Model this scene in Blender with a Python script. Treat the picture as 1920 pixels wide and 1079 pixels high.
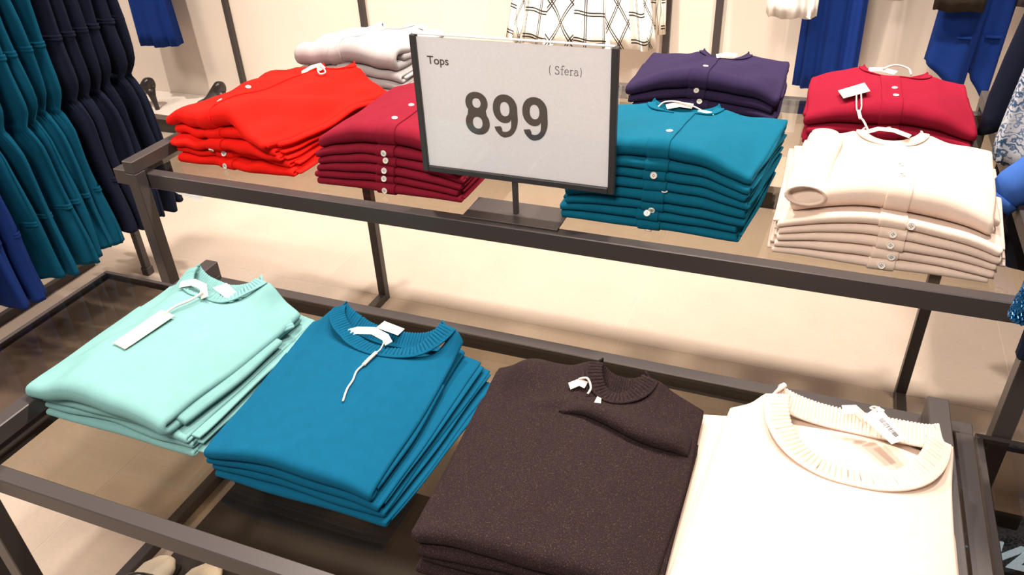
import bpy, bmesh, math, random
import numpy as np
from mathutils import Vector, Matrix, Euler

# ------------------------------------------------------------------ clear
for o in list(bpy.data.objects):
    bpy.data.objects.remove(o, do_unlink=True)
scene = bpy.context.scene
COL = scene.collection
PI = math.pi

# ------------------------------------------------------------------ camera
cam_d = bpy.data.cameras.new('camera')
cam = bpy.data.objects.new('camera', cam_d)
COL.objects.link(cam)
cam_d.sensor_fit = 'HORIZONTAL'
cam_d.sensor_width = 36.0
cam_d.lens = 1471.03 / 1920 * 36.0
cam_d.clip_start = 0.02
rot = Matrix.Rotation(0.3952, 3, 'Z') @ Matrix.Rotation(0.9977, 3, 'X') @ Matrix.Rotation(-0.0483, 3, 'Z')
m4 = rot.to_4x4()
m4.translation = Vector((1.0773, -1.0519, 1.4484))
cam.matrix_world = m4
scene.camera = cam

# ------------------------------------------------------------------ world, lights, exposure
world = bpy.data.worlds.new('world')
scene.world = world
world.use_nodes = True
wb = world.node_tree.nodes['Background']
wb.inputs[0].default_value = (1.0, 0.89, 0.82, 1)
wb.inputs[1].default_value = 0.27

def spot(name, loc, target, power, angle, blend=0.6, radius=0.05, color=(1.0, 0.90, 0.81)):
    d = bpy.data.lights.new(name, 'SPOT')
    d.energy = power; d.spot_size = math.radians(angle); d.spot_blend = blend
    d.shadow_soft_size = radius; d.color = color
    o = bpy.data.objects.new(name, d); COL.objects.link(o)
    o.location = loc
    o.rotation_euler = (Vector(target) - Vector(loc)).to_track_quat('-Z', 'Y').to_euler()
    return o

def area(name, loc, target, power, size, color=(1.0, 0.90, 0.81)):
    d = bpy.data.lights.new(name, 'AREA')
    d.energy = power; d.shape = 'DISK'; d.size = size; d.color = color
    o = bpy.data.objects.new(name, d); COL.objects.link(o)
    o.location = loc
    o.rotation_euler = (Vector(target) - Vector(loc)).to_track_quat('-Z', 'Y').to_euler()
    return o

spot('spot_left', (-0.1, 0.66, 3.0), (0.1, 0.15, 0.0), 190, 110, 0.8, 0.08)
spot('spot_middle', (0.75, 0.70, 3.0), (0.7, 0.15, 0.0), 165, 110, 0.8, 0.08)
spot('spot_right', (1.6, 0.60, 3.0), (1.2, 0.05, 0.0), 165, 110, 0.8, 0.08)
spot('spot_wall_left', (-1.5, 0.55, 3.0), (-1.5, 2.1, 0.5), 230, 70, 0.7, 0.04)
spot('spot_wall_middle', (-0.2, 0.55, 3.0), (-0.1, 2.1, 0.5), 230, 70, 0.7, 0.04)
spot('spot_wall_right', (1.5, 0.55, 3.0), (1.2, 2.1, 0.5), 150, 70, 0.7, 0.04)
area('downlight_front', (0.6, -1.7, 3.0), (0.6, -0.6, 0.6), 74, 1.0)
area('downlight_left', (-2.2, -0.6, 3.0), (-2.0, -0.2, 0), 50, 0.8)

scene.view_settings.view_transform = 'Standard'
scene.view_settings.look = 'None'
scene.view_settings.gamma = 1.0
scene.view_settings.use_curve_mapping = False
scene.view_settings.exposure = 0.24

# ------------------------------------------------------------------ materials
def srgb(r, g, b):
    f = lambda c: (c / 255 / 12.92) if c / 255 <= 0.04045 else ((c / 255 + 0.055) / 1.055) ** 2.4
    return (f(r), f(g), f(b), 1.0)

def new_mat(name):
    m = bpy.data.materials.new(name)
    m.use_nodes = True
    nt = m.node_tree
    return m, nt, nt.nodes['Principled BSDF']

def mix_rgb(nt, a, b, fac_socket, x=0, blend='MIX'):
    n = nt.nodes.new('ShaderNodeMix'); n.data_type = 'RGBA'; n.blend_type = blend
    n.inputs[6].default_value = a; n.inputs[7].default_value = b
    if fac_socket is not None: nt.links.new(fac_socket, n.inputs[0])
    return n

def fabric(name, col, var=0.18, rough=0.92, fuzz=900.0, bump=0.25, sheen=0.25, fleck=None):
    """knitted or woven cloth: fine fuzz and slow tone drift, all procedural"""
    m, nt, b = new_mat(name)
    tc = nt.nodes.new('ShaderNodeTexCoord')
    n1 = nt.nodes.new('ShaderNodeTexNoise'); n1.inputs['Scale'].default_value = fuzz; n1.inputs['Detail'].default_value = 2
    n2 = nt.nodes.new('ShaderNodeTexNoise'); n2.inputs['Scale'].default_value = 60.0; n2.inputs['Detail'].default_value = 3
    nt.links.new(tc.outputs['Object'], n1.inputs[0]); nt.links.new(tc.outputs['Object'], n2.inputs[0])
    dark = tuple(c * (1 - var) for c in col[:3]) + (1,)
    lite = tuple(min(1, c * (1 + var)) for c in col[:3]) + (1,)
    mx = mix_rgb(nt, dark, lite, n2.outputs[0])
    outc = mx.outputs[2]
    if fleck:
        r = nt.nodes.new('ShaderNodeValToRGB')
        r.color_ramp.elements[0].position = 0.56; r.color_ramp.elements[1].position = 0.75
        nt.links.new(n1.outputs[0], r.inputs[0])
        f = mix_rgb(nt, dark, fleck, r.outputs[0]); nt.links.new(outc, f.inputs[6]); outc = f.outputs[2]
    nt.links.new(outc, b.inputs['Base Color'])
    b.inputs['Roughness'].default_value = rough
    b.inputs['Specular IOR Level'].default_value = 0.12
    b.inputs['Sheen Weight'].default_value = sheen
    b.inputs['Sheen Roughness'].default_value = 0.5
    b.inputs['Sheen Tint'].default_value = lite
    bp = nt.nodes.new('ShaderNodeBump'); bp.inputs['Strength'].default_value = bump; bp.inputs['Distance'].default_value = 0.0015
    nt.links.new(n1.outputs[0], bp.inputs['Height']); nt.links.new(bp.outputs[0], b.inputs['Normal'])
    return m

def plain(name, col, rough=0.5, metal=0.0, spec=0.5, bump=0.0, scale=200.0):
    m, nt, b = new_mat(name)
    tc = nt.nodes.new('ShaderNodeTexCoord')
    n = nt.nodes.new('ShaderNodeTexNoise'); n.inputs['Scale'].default_value = scale; n.inputs['Detail'].default_value = 3
    nt.links.new(tc.outputs['Object'], n.inputs[0])
    mx = mix_rgb(nt, tuple(c * 0.93 for c in col[:3]) + (1,), tuple(min(1, c * 1.07) for c in col[:3]) + (1,), n.outputs[0])
    nt.links.new(mx.outputs[2], b.inputs['Base Color'])
    b.inputs['Roughness'].default_value = rough; b.inputs['Metallic'].default_value = metal
    b.inputs['Specular IOR Level'].default_value = spec
    if bump:
        bp = nt.nodes.new('ShaderNodeBump'); bp.inputs['Strength'].default_value = bump; bp.inputs['Distance'].default_value = 0.001
        nt.links.new(n.outputs[0], bp.inputs['Height']); nt.links.new(bp.outputs[0], b.inputs['Normal'])
    return m

def pane_mat(name, tint, ior=1.5, rough=0.0):
    """thin tinted sheet: straight-through tint plus Fresnel mirror"""
    m, nt, b = new_mat(name)
    nt.nodes.remove(b)
    out = nt.nodes['Material Output']
    t = nt.nodes.new('ShaderNodeBsdfTransparent'); t.inputs[0].default_value = tint
    g = nt.nodes.new('ShaderNodeBsdfGlossy'); g.inputs['Roughness'].default_value = rough
    f = nt.nodes.new('ShaderNodeFresnel')
    geo = nt.nodes.new('ShaderNodeNewGeometry')
    im = nt.nodes.new('ShaderNodeMix'); im.data_type = 'FLOAT'      # same Fresnel on the way out of the sheet
    im.inputs[2].default_value = ior; im.inputs[3].default_value = 1 / ior
    nt.links.new(geo.outputs['Backfacing'], im.inputs[0]); nt.links.new(im.outputs[0], f.inputs[0])
    mx = nt.nodes.new('ShaderNodeMixShader')
    nt.links.new(f.outputs[0], mx.inputs[0]); nt.links.new(t.outputs[0], mx.inputs[1]); nt.links.new(g.outputs[0], mx.inputs[2])
    nt.links.new(mx.outputs[0], out.inputs[0])
    return m

M = {}
M['metal'] = plain('bronze_painted_steel', (0.056, 0.046, 0.044, 1), 0.40, 0.15, 0.5, 0.04, 900)
M['black_plastic'] = plain('black_plastic', (0.035, 0.031, 0.031, 1), 0.4)
M['glass'] = pane_mat('grey_tinted_glass', (0.755, 0.72, 0.655, 1), 1.55)
M['shade_glass'] = pane_mat('shade_painted_glass', (0.50, 0.46, 0.42, 1), 1.6)  # tint deepened: shaded floor and dark reflections painted into the glass
M['glass_edge'] = plain('glass_edge', (0.05, 0.07, 0.06, 1), 0.1)
M['acrylic'] = pane_mat('clear_acrylic', (0.99, 0.99, 0.99, 1), 1.4, 0.03)
M['paper'] = plain('white_paper', (0.90, 0.87, 0.88, 1), 0.7)
M['ink'] = plain('glare_lifted_ink', (0.075, 0.058, 0.050, 1), 0.6)  # ink lightened, the acrylic's reflection is painted into the print colour
M['ink_light'] = plain('pale_grey_ink', (0.20, 0.18, 0.18, 1), 0.6)
M['tag'] = plain('cream_card', (0.86, 0.78, 0.66, 1), 0.7)
M['tag_tan'] = plain('tan_card', (0.72, 0.55, 0.38, 1), 0.7)
M['tag_white'] = plain('white_card', (0.88, 0.88, 0.88, 1), 0.5)
M['twill'] = fabric('white_twill_tape', (0.72, 0.64, 0.56, 1), 0.05, 0.8)
M['cord'] = fabric('cream_cord', (0.72, 0.64, 0.56, 1), 0.05, 0.8)
M['button'] = plain('shell_button', (0.80, 0.76, 0.68, 1), 0.22, 0, 0.6, 0, 300)
M['button_hole'] = plain('button_hole', (0.12, 0.1, 0.08, 1), 0.8)
M['red'] = fabric('red_knit', (0.72, 0.010, 0.005, 1), 0.05)
M['maroon'] = fabric('maroon_knit', (0.20, 0.008, 0.022, 1), 0.12)
M['crimson'] = fabric('crimson_knit', (0.225, 0.006, 0.022, 1), 0.10)
M['grey'] = fabric('pale_grey_knit', (0.40, 0.375, 0.37, 1), 0.10)
M['navy'] = fabric('navy_purple_knit', (0.026, 0.017, 0.052, 1), 0.12)
M['teal'] = fabric('teal_knit', (0.002, 0.102, 0.170, 1), 0.12)
M['cream'] = fabric('cream_knit', (0.70, 0.55, 0.455, 1), 0.06)
M['mint'] = fabric('mint_knit', (0.185, 0.375, 0.37, 1), 0.08)
M['blue'] = fabric('turquoise_knit', (0.002, 0.086, 0.168, 1), 0.12)
M['black'] = fabric('brown_black_knit', (0.018, 0.011, 0.012, 1), 0.15, fleck=(0.10, 0.055, 0.04, 1))
M['dress_teal'] = fabric('dark_teal_crepe', (0.001, 0.058, 0.108, 1), 0.18, bump=0.4)
M['dress_navy'] = fabric('dark_navy_crepe', (0.008, 0.011, 0.025, 1), 0.2, bump=0.4)
M['dress_blue'] = fabric('royal_blue_crepe', (0.005, 0.020, 0.110, 1), 0.18, bump=0.4)
M['royal'] = fabric('royal_blue_cloth', (0.007, 0.028, 0.16, 1), 0.15)
M['jacket'] = fabric('bright_blue_jersey', (0.035, 0.10, 0.34, 1), 0.12)
M['white_cloth'] = fabric('white_cloth', (0.82, 0.76, 0.70, 1), 0.05)
M['brown_cloth'] = fabric('dark_brown_cloth', (0.03, 0.022, 0.016, 1), 0.1)
M['brass'] = plain('brass', (0.6, 0.38, 0.12, 1), 0.3, 0.9)
M['shoe'] = plain('black_leather', (0.02, 0.017, 0.016, 1), 0.3)
M['shoe_cream'] = plain('cream_leather', (0.72, 0.62, 0.48, 1), 0.4)
M['shelf'] = plain('pale_shelf_laminate', (0.80, 0.72, 0.64, 1), 0.5, 0, 0.4, 0, 8)
M['shelf_edge'] = plain('grey_shelf_edge', (0.16, 0.13, 0.11, 1), 0.5)
M['plinth'] = plain('dark_plinth', (0.06, 0.045, 0.035, 1), 0.6)
M['platform'] = plain('dark_platform_laminate', (0.030, 0.023, 0.019, 1), 0.35, 0, 0.5, 0, 40)

def wall_mat():
    m, nt, b = new_mat('cream_plaster')
    tc = nt.nodes.new('ShaderNodeTexCoord')
    n = nt.nodes.new('ShaderNodeTexNoise'); n.inputs['Scale'].default_value = 3; n.inputs['Detail'].default_value = 4
    nt.links.new(tc.outputs['Object'], n.inputs[0])
    mx = mix_rgb(nt, (0.66, 0.56, 0.47, 1), (0.73, 0.63, 0.535, 1), n.outputs[0])
    nt.links.new(mx.outputs[2], b.inputs['Base Color'])
    b.inputs['Roughness'].default_value = 0.75
    return m
M['wall'] = wall_mat()

def floor_mat(i, tone):
    m, nt, b = new_mat('beige_floor_tile_%d' % i)
    tc = nt.nodes.new('ShaderNodeTexCoord')
    n = nt.nodes.new('ShaderNodeTexNoise'); n.inputs['Scale'].default_value = 5; n.inputs['Detail'].default_value = 6; n.inputs['Roughness'].default_value = 0.65
    n2 = nt.nodes.new('ShaderNodeTexNoise'); n2.inputs['Scale'].default_value = 90; n2.inputs['Detail'].default_value = 4
    nt.links.new(tc.outputs['Object'], n.inputs[0]); nt.links.new(tc.outputs['Object'], n2.inputs[0])
    c = (0.51 * tone, 0.415 * tone, 0.34 * tone)
    mx = mix_rgb(nt, tuple(x * 0.88 for x in c) + (1,), tuple(x * 1.1 for x in c) + (1,), n.outputs[0])
    mx2 = mix_rgb(nt, (0.9, 0.9, 0.9, 1), (1.06, 1.05, 1.03, 1), n2.outputs[0])
    mm = mix_rgb(nt, (1, 1, 1, 1), (1, 1, 1, 1), None, blend='MULTIPLY'); mm.inputs[0].default_value = 1
    nt.links.new(mx.outputs[2], mm.inputs[6]); nt.links.new(mx2.outputs[2], mm.inputs[7])
    nt.links.new(mm.outputs[2], b.inputs['Base Color'])
    b.inputs['Roughness'].default_value = 0.55; b.inputs['Specular IOR Level'].default_value = 0.35
    return m
FLOOR_MATS = [floor_mat(i, t) for i, t in enumerate((0.98, 1.0, 1.03))]
M['grout'] = plain('floor_grout', (0.60, 0.51, 0.43, 1), 0.9)

def plaid_mat():
    m, nt, b = new_mat('cream_plaid_cloth')
    uv = nt.nodes.new('ShaderNodeUVMap'); uv.uv_map = 'cloth'
    sep = nt.nodes.new('ShaderNodeSeparateXYZ'); nt.links.new(uv.outputs[0], sep.inputs[0])
    def math_(op, a, b_=None, c=None):
        n = nt.nodes.new('ShaderNodeMath'); n.operation = op
        for k, v in enumerate((a, b_, c)):
            if v is None: continue
            if isinstance(v, (int, float)): n.inputs[k].default_value = v
            else: nt.links.new(v, n.inputs[k])
        return n.outputs[0]
    def lines(s):
        p = 0.085
        w = math_('PINGPONG', s, p / 2)              # 0..p/2
        d = math_('ABSOLUTE', math_('SUBTRACT', w, 0.0045))
        return math_('LESS_THAN', d, 0.0022)
    l = math_('MAXIMUM', lines(sep.outputs[0]), lines(sep.outputs[1]))
    mx = mix_rgb(nt, (0.85, 0.78, 0.68, 1), (0.035, 0.03, 0.028, 1), l)
    nt.links.new(mx.outputs[2], b.inputs['Base Color'])
    b.inputs['Roughness'].default_value = 0.9; b.inputs['Specular IOR Level'].default_value = 0.1
    return m
M['plaid'] = plaid_mat()

def floral_mat():
    m, nt, b = new_mat('blue_floral_print')
    tc = nt.nodes.new('ShaderNodeTexCoord')
    w = nt.nodes.new('ShaderNodeTexWave'); w.wave_type = 'RINGS'; w.inputs['Scale'].default_value = 22; w.inputs['Distortion'].default_value = 14
    w.inputs['Detail'].default_value = 3; w.inputs['Detail Scale'].default_value = 3
    v = nt.nodes.new('ShaderNodeTexVoronoi'); v.inputs['Scale'].default_value = 26
    nt.links.new(tc.outputs['Object'], w.inputs[0]); nt.links.new(tc.outputs['Object'], v.inputs[0])
    add = nt.nodes.new('ShaderNodeMath'); add.operation = 'ADD'
    nt.links.new(w.outputs['Fac'], add.inputs[0]); nt.links.new(v.outputs[0], add.inputs[1])
    r = nt.nodes.new('ShaderNodeValToRGB')
    e = r.color_ramp.elements
    e[0].position = 0.42; e[0].color = (0.03, 0.07, 0.15, 1)
    e[1].position = 1.0; e[1].color = (0.50, 0.52, 0.56, 1)
    k = e.new(0.74); k.color = (0.13, 0.20, 0.31, 1)
    nt.links.new(add.outputs[0], r.inputs[0]); nt.links.new(r.outputs[0], b.inputs['Base Color'])
    b.inputs['Roughness'].default_value = 0.8
    return m
M['floral'] = floral_mat()
M['sequin'] = plain('blue_sequins', (0.01, 0.10, 0.25, 1), 0.2, 0.6, 0.6)

def emit(name, col, strength):
    m, nt, b = new_mat(name)
    b.inputs['Base Color'].default_value = col
    b.inputs['Emission Color'].default_value = col
    b.inputs['Emission Strength'].default_value = strength
    return m
M['letter_light'] = emit('lit_letter', (0.55, 0.78, 1.0, 1), 1.6)

# ------------------------------------------------------------------ mesh helpers
def obj(name, V, F, mat, parent=None, smooth=False, origin=None):
    me = bpy.data.meshes.new(name)
    V = np.asarray(V, float)
    if origin is not None: V = V - np.asarray(origin, float)
    me.from_pydata(V.tolist(), [], [list(map(int, f)) for f in F])
    if mat: me.materials.append(mat)
    if smooth: me.polygons.foreach_set('use_smooth', [True] * len(me.polygons))
    me.update()
    o = bpy.data.objects.new(name, me)
    COL.objects.link(o)
    if parent is not None: o.parent = parent
    return o

def thing(name, label, cat, loc, group=None):
    o = bpy.data.objects.new(name, None); COL.objects.link(o)
    o.location = loc; o.empty_display_size = 0.05
    o['label'] = label; o['category'] = cat
    if group: o['group'] = group
    return o

def tag(o, label, cat, group=None):
    o['label'] = label; o['category'] = cat
    if group: o['group'] = group
    return o

def struct(o):
    o['kind'] = 'structure'; return o

class MB:
    def __init__(s): s.V = []; s.F = []
    def add(s, V, F):
        n = len(s.V); s.V += [tuple(v) for v in V]; s.F += [[i + n for i in f] for f in F]; return s
    def box(s, x0, x1, y0, y1, z0, z1, bev=0.0):
        if bev <= 0:
            V = [(x, y, z) for z in (z0, z1) for y in (y0, y1) for x in (x0, x1)]
            F = [(0, 2, 3, 1), (4, 5, 7, 6), (0, 1, 5, 4), (2, 6, 7, 3), (0, 4, 6, 2), (1, 3, 7, 5)]
            return s.add(V, F)
        bm = bmesh.new()
        bmesh.ops.create_cube(bm, size=1.0)
        for v in bm.verts:
            v.co = Vector(((x0 + x1) / 2 + v.co.x * (x1 - x0), (y0 + y1) / 2 + v.co.y * (y1 - y0), (z0 + z1) / 2 + v.co.z * (z1 - z0)))
        bmesh.ops.bevel(bm, geom=bm.edges[:], offset=bev, segments=1, affect='EDGES')
        bm.verts.ensure_lookup_table(); bm.verts.index_update()
        s.add([v.co[:] for v in bm.verts], [[v.index for v in f.verts] for f in bm.faces]); bm.free(); return s
    def tube(s, pts, r, n=6):
        pts = [Vector(p) for p in pts]; rings = []
        up = Vector((0.3, 0.2, 0.93))
        for i, p in enumerate(pts):
            d = (pts[min(i + 1, len(pts) - 1)] - pts[max(i - 1, 0)]).normalized()
            a = d.cross(up)
            if a.length < 1e-3: a = d.cross(Vector((1, 0, 0)))
            a.normalize(); b = d.cross(a).normalized()
            rr = r[i] if isinstance(r, (list, tuple)) else r
            rings.append([p + a * math.cos(2 * PI * k / n) * rr + b * math.sin(2 * PI * k / n) * rr for k in range(n)])
        V = [v for ring in rings for v in ring]; F = []
        for i in range(len(pts) - 1):
            for k in range(n):
                F.append((i * n + k, i * n + (k + 1) % n, (i + 1) * n + (k + 1) % n, (i + 1) * n + k))
        F.append(tuple(range(n - 1, -1, -1))); F.append(tuple((len(pts) - 1) * n + k for k in range(n)))
        return s.add(V, F)
    def disc(s, c, nrm, r, h, n=16, dome=0.0):
        nrm = Vector(nrm).normalized(); a = nrm.orthogonal().normalized(); b = nrm.cross(a); c = Vector(c)
        rings = [(r * 0.92, -h / 2), (r, 0.0), (r * 0.9, h / 2), (r * 0.72, h / 2 - dome)]
        V = []; F = []
        for rr, z in rings:
            V += [c + (a * math.cos(2 * PI * k / n) + b * math.sin(2 * PI * k / n)) * rr + nrm * z for k in range(n)]
        for i in range(len(rings) - 1):
            for k in range(n):
                F.append((i * n + k, i * n + (k + 1) % n, (i + 1) * n + (k + 1) % n, (i + 1) * n + k))
        F.append(tuple(range(n - 1, -1, -1))); F.append(tuple(3 * n + k for k in range(n)))
        return s.add(V, F)
    def quadslab(s, pts, t):
        """thin card on four points (anticlockwise seen from above)"""
        p = [Vector(q) for q in pts]
        n = (p[1] - p[0]).cross(p[3] - p[0]).normalized() * t / 2
        return s.add([q + n for q in p] + [q - n for q in p],
                     [(0, 1, 2, 3), (7, 6, 5, 4), (0, 4, 5, 1), (1, 5, 6, 2), (2, 6, 7, 3), (3, 7, 4, 0)])
    def build(s, name, mat, parent=None, smooth=False, origin=None):
        return obj(name, s.V, s.F, mat, parent, smooth, origin)

def sheet_mesh(P, H, ring=3):
    """solid cloth: grid of centre points P[nu,nv,3] with half thickness H, all four edges rounded"""
    nu, nv = P.shape[:2]
    du = np.gradient(P, axis=0); dv = np.gradient(P, axis=1)
    N = np.cross(du, dv); N /= (np.linalg.norm(N, axis=2, keepdims=True) + 1e-12)
    H = np.broadcast_to(np.asarray(H, float), (nu, nv))[..., None]
    top = P + N * H; bot = P - N * H
    V = [top.reshape(-1, 3), bot.reshape(-1, 3)]; F = []
    idx = np.arange(nu * nv).reshape(nu, nv); off = nu * nv
    a, b, c, d = idx[:-1, :-1], idx[1:, :-1], idx[1:, 1:], idx[:-1, 1:]
    F += np.stack([a, b, c, d], -1).reshape(-1, 4).tolist()
    F += (np.stack([d, c, b, a], -1).reshape(-1, 4) + off).tolist()
    loop = [(i, 0) for i in range(nu)] + [(nu - 1, j) for j in range(1, nv)] + [(i, nv - 1) for i in range(nu - 2, -1, -1)] + [(0, j) for j in range(nv - 2, 0, -1)]
    L = len(loop)
    O = np.zeros((L, 3)); B = np.zeros((L, 3)); NN = np.zeros((L, 3)); HH = np.zeros((L, 1))
    for k, (i, j) in enumerate(loop):
        o = np.zeros(3)
        if i == 0: o = o - du[i, j] / (np.linalg.norm(du[i, j]) + 1e-12)
        if i == nu - 1: o = o + du[i, j] / (np.linalg.norm(du[i, j]) + 1e-12)
        if j == 0: o = o - dv[i, j] / (np.linalg.norm(dv[i, j]) + 1e-12)
        if j == nv - 1: o = o + dv[i, j] / (np.linalg.norm(dv[i, j]) + 1e-12)
        o /= (np.linalg.norm(o) + 1e-12)
        O[k] = o; B[k] = P[i, j]; NN[k] = N[i, j]; HH[k] = H[i, j]
    base = 2 * off
    for r in range(ring):
        ph = PI * (r + 1) / (ring + 1)
        V.append(B + (NN * math.cos(ph) + O * math.sin(ph)) * HH)
    tl = [int(idx[i, j]) for i, j in loop]
    rows = [tl] + [[base + r * L + k for k in range(L)] for r in range(ring)] + [[t + off for t in tl]]
    for r in range(len(rows) - 1):
        A, C = rows[r], rows[r + 1]
        for k in range(L):
            k2 = (k + 1) % L
            F.append((A[k2], A[k], C[k], C[k2]))
    return np.concatenate(V), F

def wob(seed, amp, fx, fy, n=4):
    """smooth 2-D wobble made of a few sines"""
    r = random.Random(seed)
    terms = [(r.uniform(0.4, 1) * fx, r.uniform(-1, 1) * fy, r.uniform(0, 2 * PI), r.uniform(0.5, 1)) for _ in range(n)]
    tot = sum(t[3] for t in terms)
    def f(x, y):
        return amp * sum(a * np.sin(2 * PI * (kx * x + ky * y) + p) for kx, ky, p, a in terms) / tot
    return f

# ------------------------------------------------------------------ folded knitwear
class Pile:
    def __init__(self, x, y, z, w, d):
        self.x, self.y, self.z, self.w, self.d = x, y, z, w, d
        self.T = []
    def height(self, s, t):
        s = np.clip(s, 0, 1); t = np.clip(t, 0, 1)
        h = np.zeros(np.broadcast(s, t).shape)
        for f in self.T: h = h + f(s, t)
        return h

def garment(pile, name, label, cat, group, mat, T=0.017, dx=0, dy=0, dw=0, dd=0, yaw=0, seed=0,
            drop=0.30, wav=0.10, dome=0.0, back=0.0, bk=0.0, edge=0.004, fwave=0.004, neck=None, placket=None, buttons=(),
            side=(0, 0), hump=None, nu=44, sleeve_side=0.004):
    rnd = random.Random(seed)
    w, d = pile.w + dw, pile.d + dd
    wz = wob(seed + 1, wav, 2.2, 1.6); wz2 = wob(seed + 2, wav * 0.5, 5.0, 3.0)
    def Tf(s, t):
        k = 1 - drop * np.abs(2 * s - 1) ** 2.4 * (1 - min(1.0, bk * 3) * np.clip(t, 0, 1)) - bk * np.clip(t, 0, 1) + dome * np.sin(PI * s) * np.sin(PI * np.clip(t * 0.8 + 0.15, 0, 1)) + back * t
        k = k + wz(s, t) + wz2(s, t)
        if hump is not None: k = k + hump(s, t)
        return np.maximum(T * k, T * 0.45)
    g = 0.0006
    below = list(pile.T); nb = len(below)
    def hbelow(s, t):
        s = np.clip(s, 0, 1); t = np.clip(t, 0, 1); hh = np.zeros(np.broadcast(s, t).shape)
        for ff in below: hh = hh + ff(s, t)
        return hh
    def st(X, Y): return (X + dx) / pile.w, (Y + dy) / pile.d
    def zb(X, Y): s, t = st(X, Y); return pile.z + hbelow(s, t) + g * nb
    def TT(X, Y): s, t = st(X, Y); return Tf(s, t) - g
    ca, sa = math.cos(yaw), math.sin(yaw)
    def world(P):
        X = P[..., 0] - w / 2; Y = P[..., 1] - d / 2
        return np.stack([pile.x + dx + w / 2 + X * ca - Y * sa, pile.y + dy + d / 2 + X * sa + Y * ca, P[..., 2]], -1)
    fw = wob(seed + 3, fwave, 2.0, 0.1); e1 = [wob(seed + 10 + k, edge, 0.1, 1.6) for k in range(6)]
    h = T * 0.17
    # --- back edge shapes
    def scoop(s, depth):
        if not neck: return np.zeros_like(s)
        u = (s - (neck['s0'] + neck['s1']) / 2) / ((neck['s1'] - neck['s0']) / 2)
        return depth * np.sqrt(np.clip(1 - np.abs(u) ** neck.get('pw', 2.0), 0, 1))
    def shoulder(s):
        if not neck: return 0.006 * (2 * s - 1) ** 2
        return np.maximum(neck['s0'] - s, 0) * w * neck.get('shl', 0.25) + np.maximum(s - neck['s1'], 0) * w * neck.get('shr', 0.25)
    bw = wob(seed + 5, 0.003, 1.5, 0.1)
    def yend_top(s): return d - shoulder(s) - scoop(s, neck['depth'] if neck else 0) + bw(s, 0)
    def yend_bot(s): return d - shoulder(s) * 0.8 - scoop(s, neck['back'] if neck else 0) - (0.004 if not neck else 0) + bw(s, 0.5)
    def rise(s, Y):
        if not neck: return 0 * Y
        pk = neck.get('peak', 0.0); r = 0
        for sp in (neck['s0'], neck['s1']):
            r = r + pk * np.exp(-((s - sp) / 0.07) ** 2) * np.exp(-((d - Y) / 0.035) ** 2)
        return r
    def xmap(s, Y, k):
        X = w * s
        t = np.clip(Y / d, 0, 1)
        X = X + (1 - np.clip(s / 0.25, 0, 1)) * (e1[k](0, t) - side[0] * t) + (1 - np.clip((1 - s) / 0.25, 0, 1)) * (e1[k](1, t) + side[1] * t)
        return X
    def upath(S, p):
        """centre surface of the folded body; p in [-1,1]: +1 back of upper ply, 0 nose of fold, -1 back of under ply"""
        S = np.asarray(S, float); p = np.asarray(p, float)
        t0 = TT(w * S, 0.01 + 0 * S)
        R = t0 / 2 - h
        f = fw(S, 0)
        a = 0.12
        yc = f + h + R
        q = np.clip((np.abs(p) - a) / (1 - a), 0, 1)
        Yt = yc + (yend_top(S) - yc) * q; Yb = yc + (yend_bot(S) - yc) * q
        phi = np.clip(p / a, -1, 1) * PI / 2
        Yarc = yc - R * np.cos(phi)
        top = p > a; bot = p < -a
        Y = np.where(top, Yt, np.where(bot, Yb, Yarc))
        X = xmap(S, Y, 0) * (p >= 0) + xmap(S, Y, 1) * (p < 0)
        mixp = np.clip(p / a * 0.5 + 0.5, 0, 1)
        X = xmap(S, Y, 0) * mixp + xmap(S, Y, 1) * (1 - mixp)
        zb_ = zb(X, Y); T_ = TT(X, Y)
        zt = zb_ + T_ - h + rise(S, Y); zo = zb_ + h
        zc = zb(w * S, yc) + t0 / 2
        Z = np.where(top, zt, np.where(bot, zo, zc + R * np.sin(phi)))
        return np.stack([X, Y, Z], -1)
    cx, cy = pile.x + dx + w / 2, pile.y + dy + d / 2
    zbase = float(pile.z + pile.height(np.array([0.5]), np.array([0.5]))[0])
    root = thing(name, label, cat, (cx, cy, zbase), group)
    org = (cx, cy, zbase)
    # body
    es = np.array([0, 0.008, 0.022, 0.05]); S1 = np.concatenate([es, np.linspace(0.05, 0.95, nu)[1:-1], 1 - es[::-1]])
    q = np.linspace(0.12, 1, 26 if nu < 60 else 46)[1:]; arc = np.linspace(-0.12, 0.12, 11)
    p1 = np.concatenate([-q[::-1], arc, q])
    Sg, Pg = np.meshgrid(S1, p1, indexing='ij')
    C = upath(Sg, Pg)
    V, F = sheet_mesh(world(C), h)
    obj('body', V, F, mat, root, True, org)
    # folded sleeves between the two plies
    t0 = T
    ya = np.linspace(t0 * 0.9, d - 0.012 - (neck['depth'] if neck else 0), 22)
    Sg, Yg = np.meshgrid(np.linspace(0, 1, 22), ya, indexing='ij')
    X = xmap(Sg, Yg, 2) + (Sg - 0.5) * 2 * sleeve_side
    Z = zb(X, Yg) + TT(X, Yg) * 0.5
    V, F = sheet_mesh(world(np.stack([X, Yg, Z], -1)), h * 0.85)
    obj('sleeve', V, F, mat, root, True, org)
    # neck band
    info = {}
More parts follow.
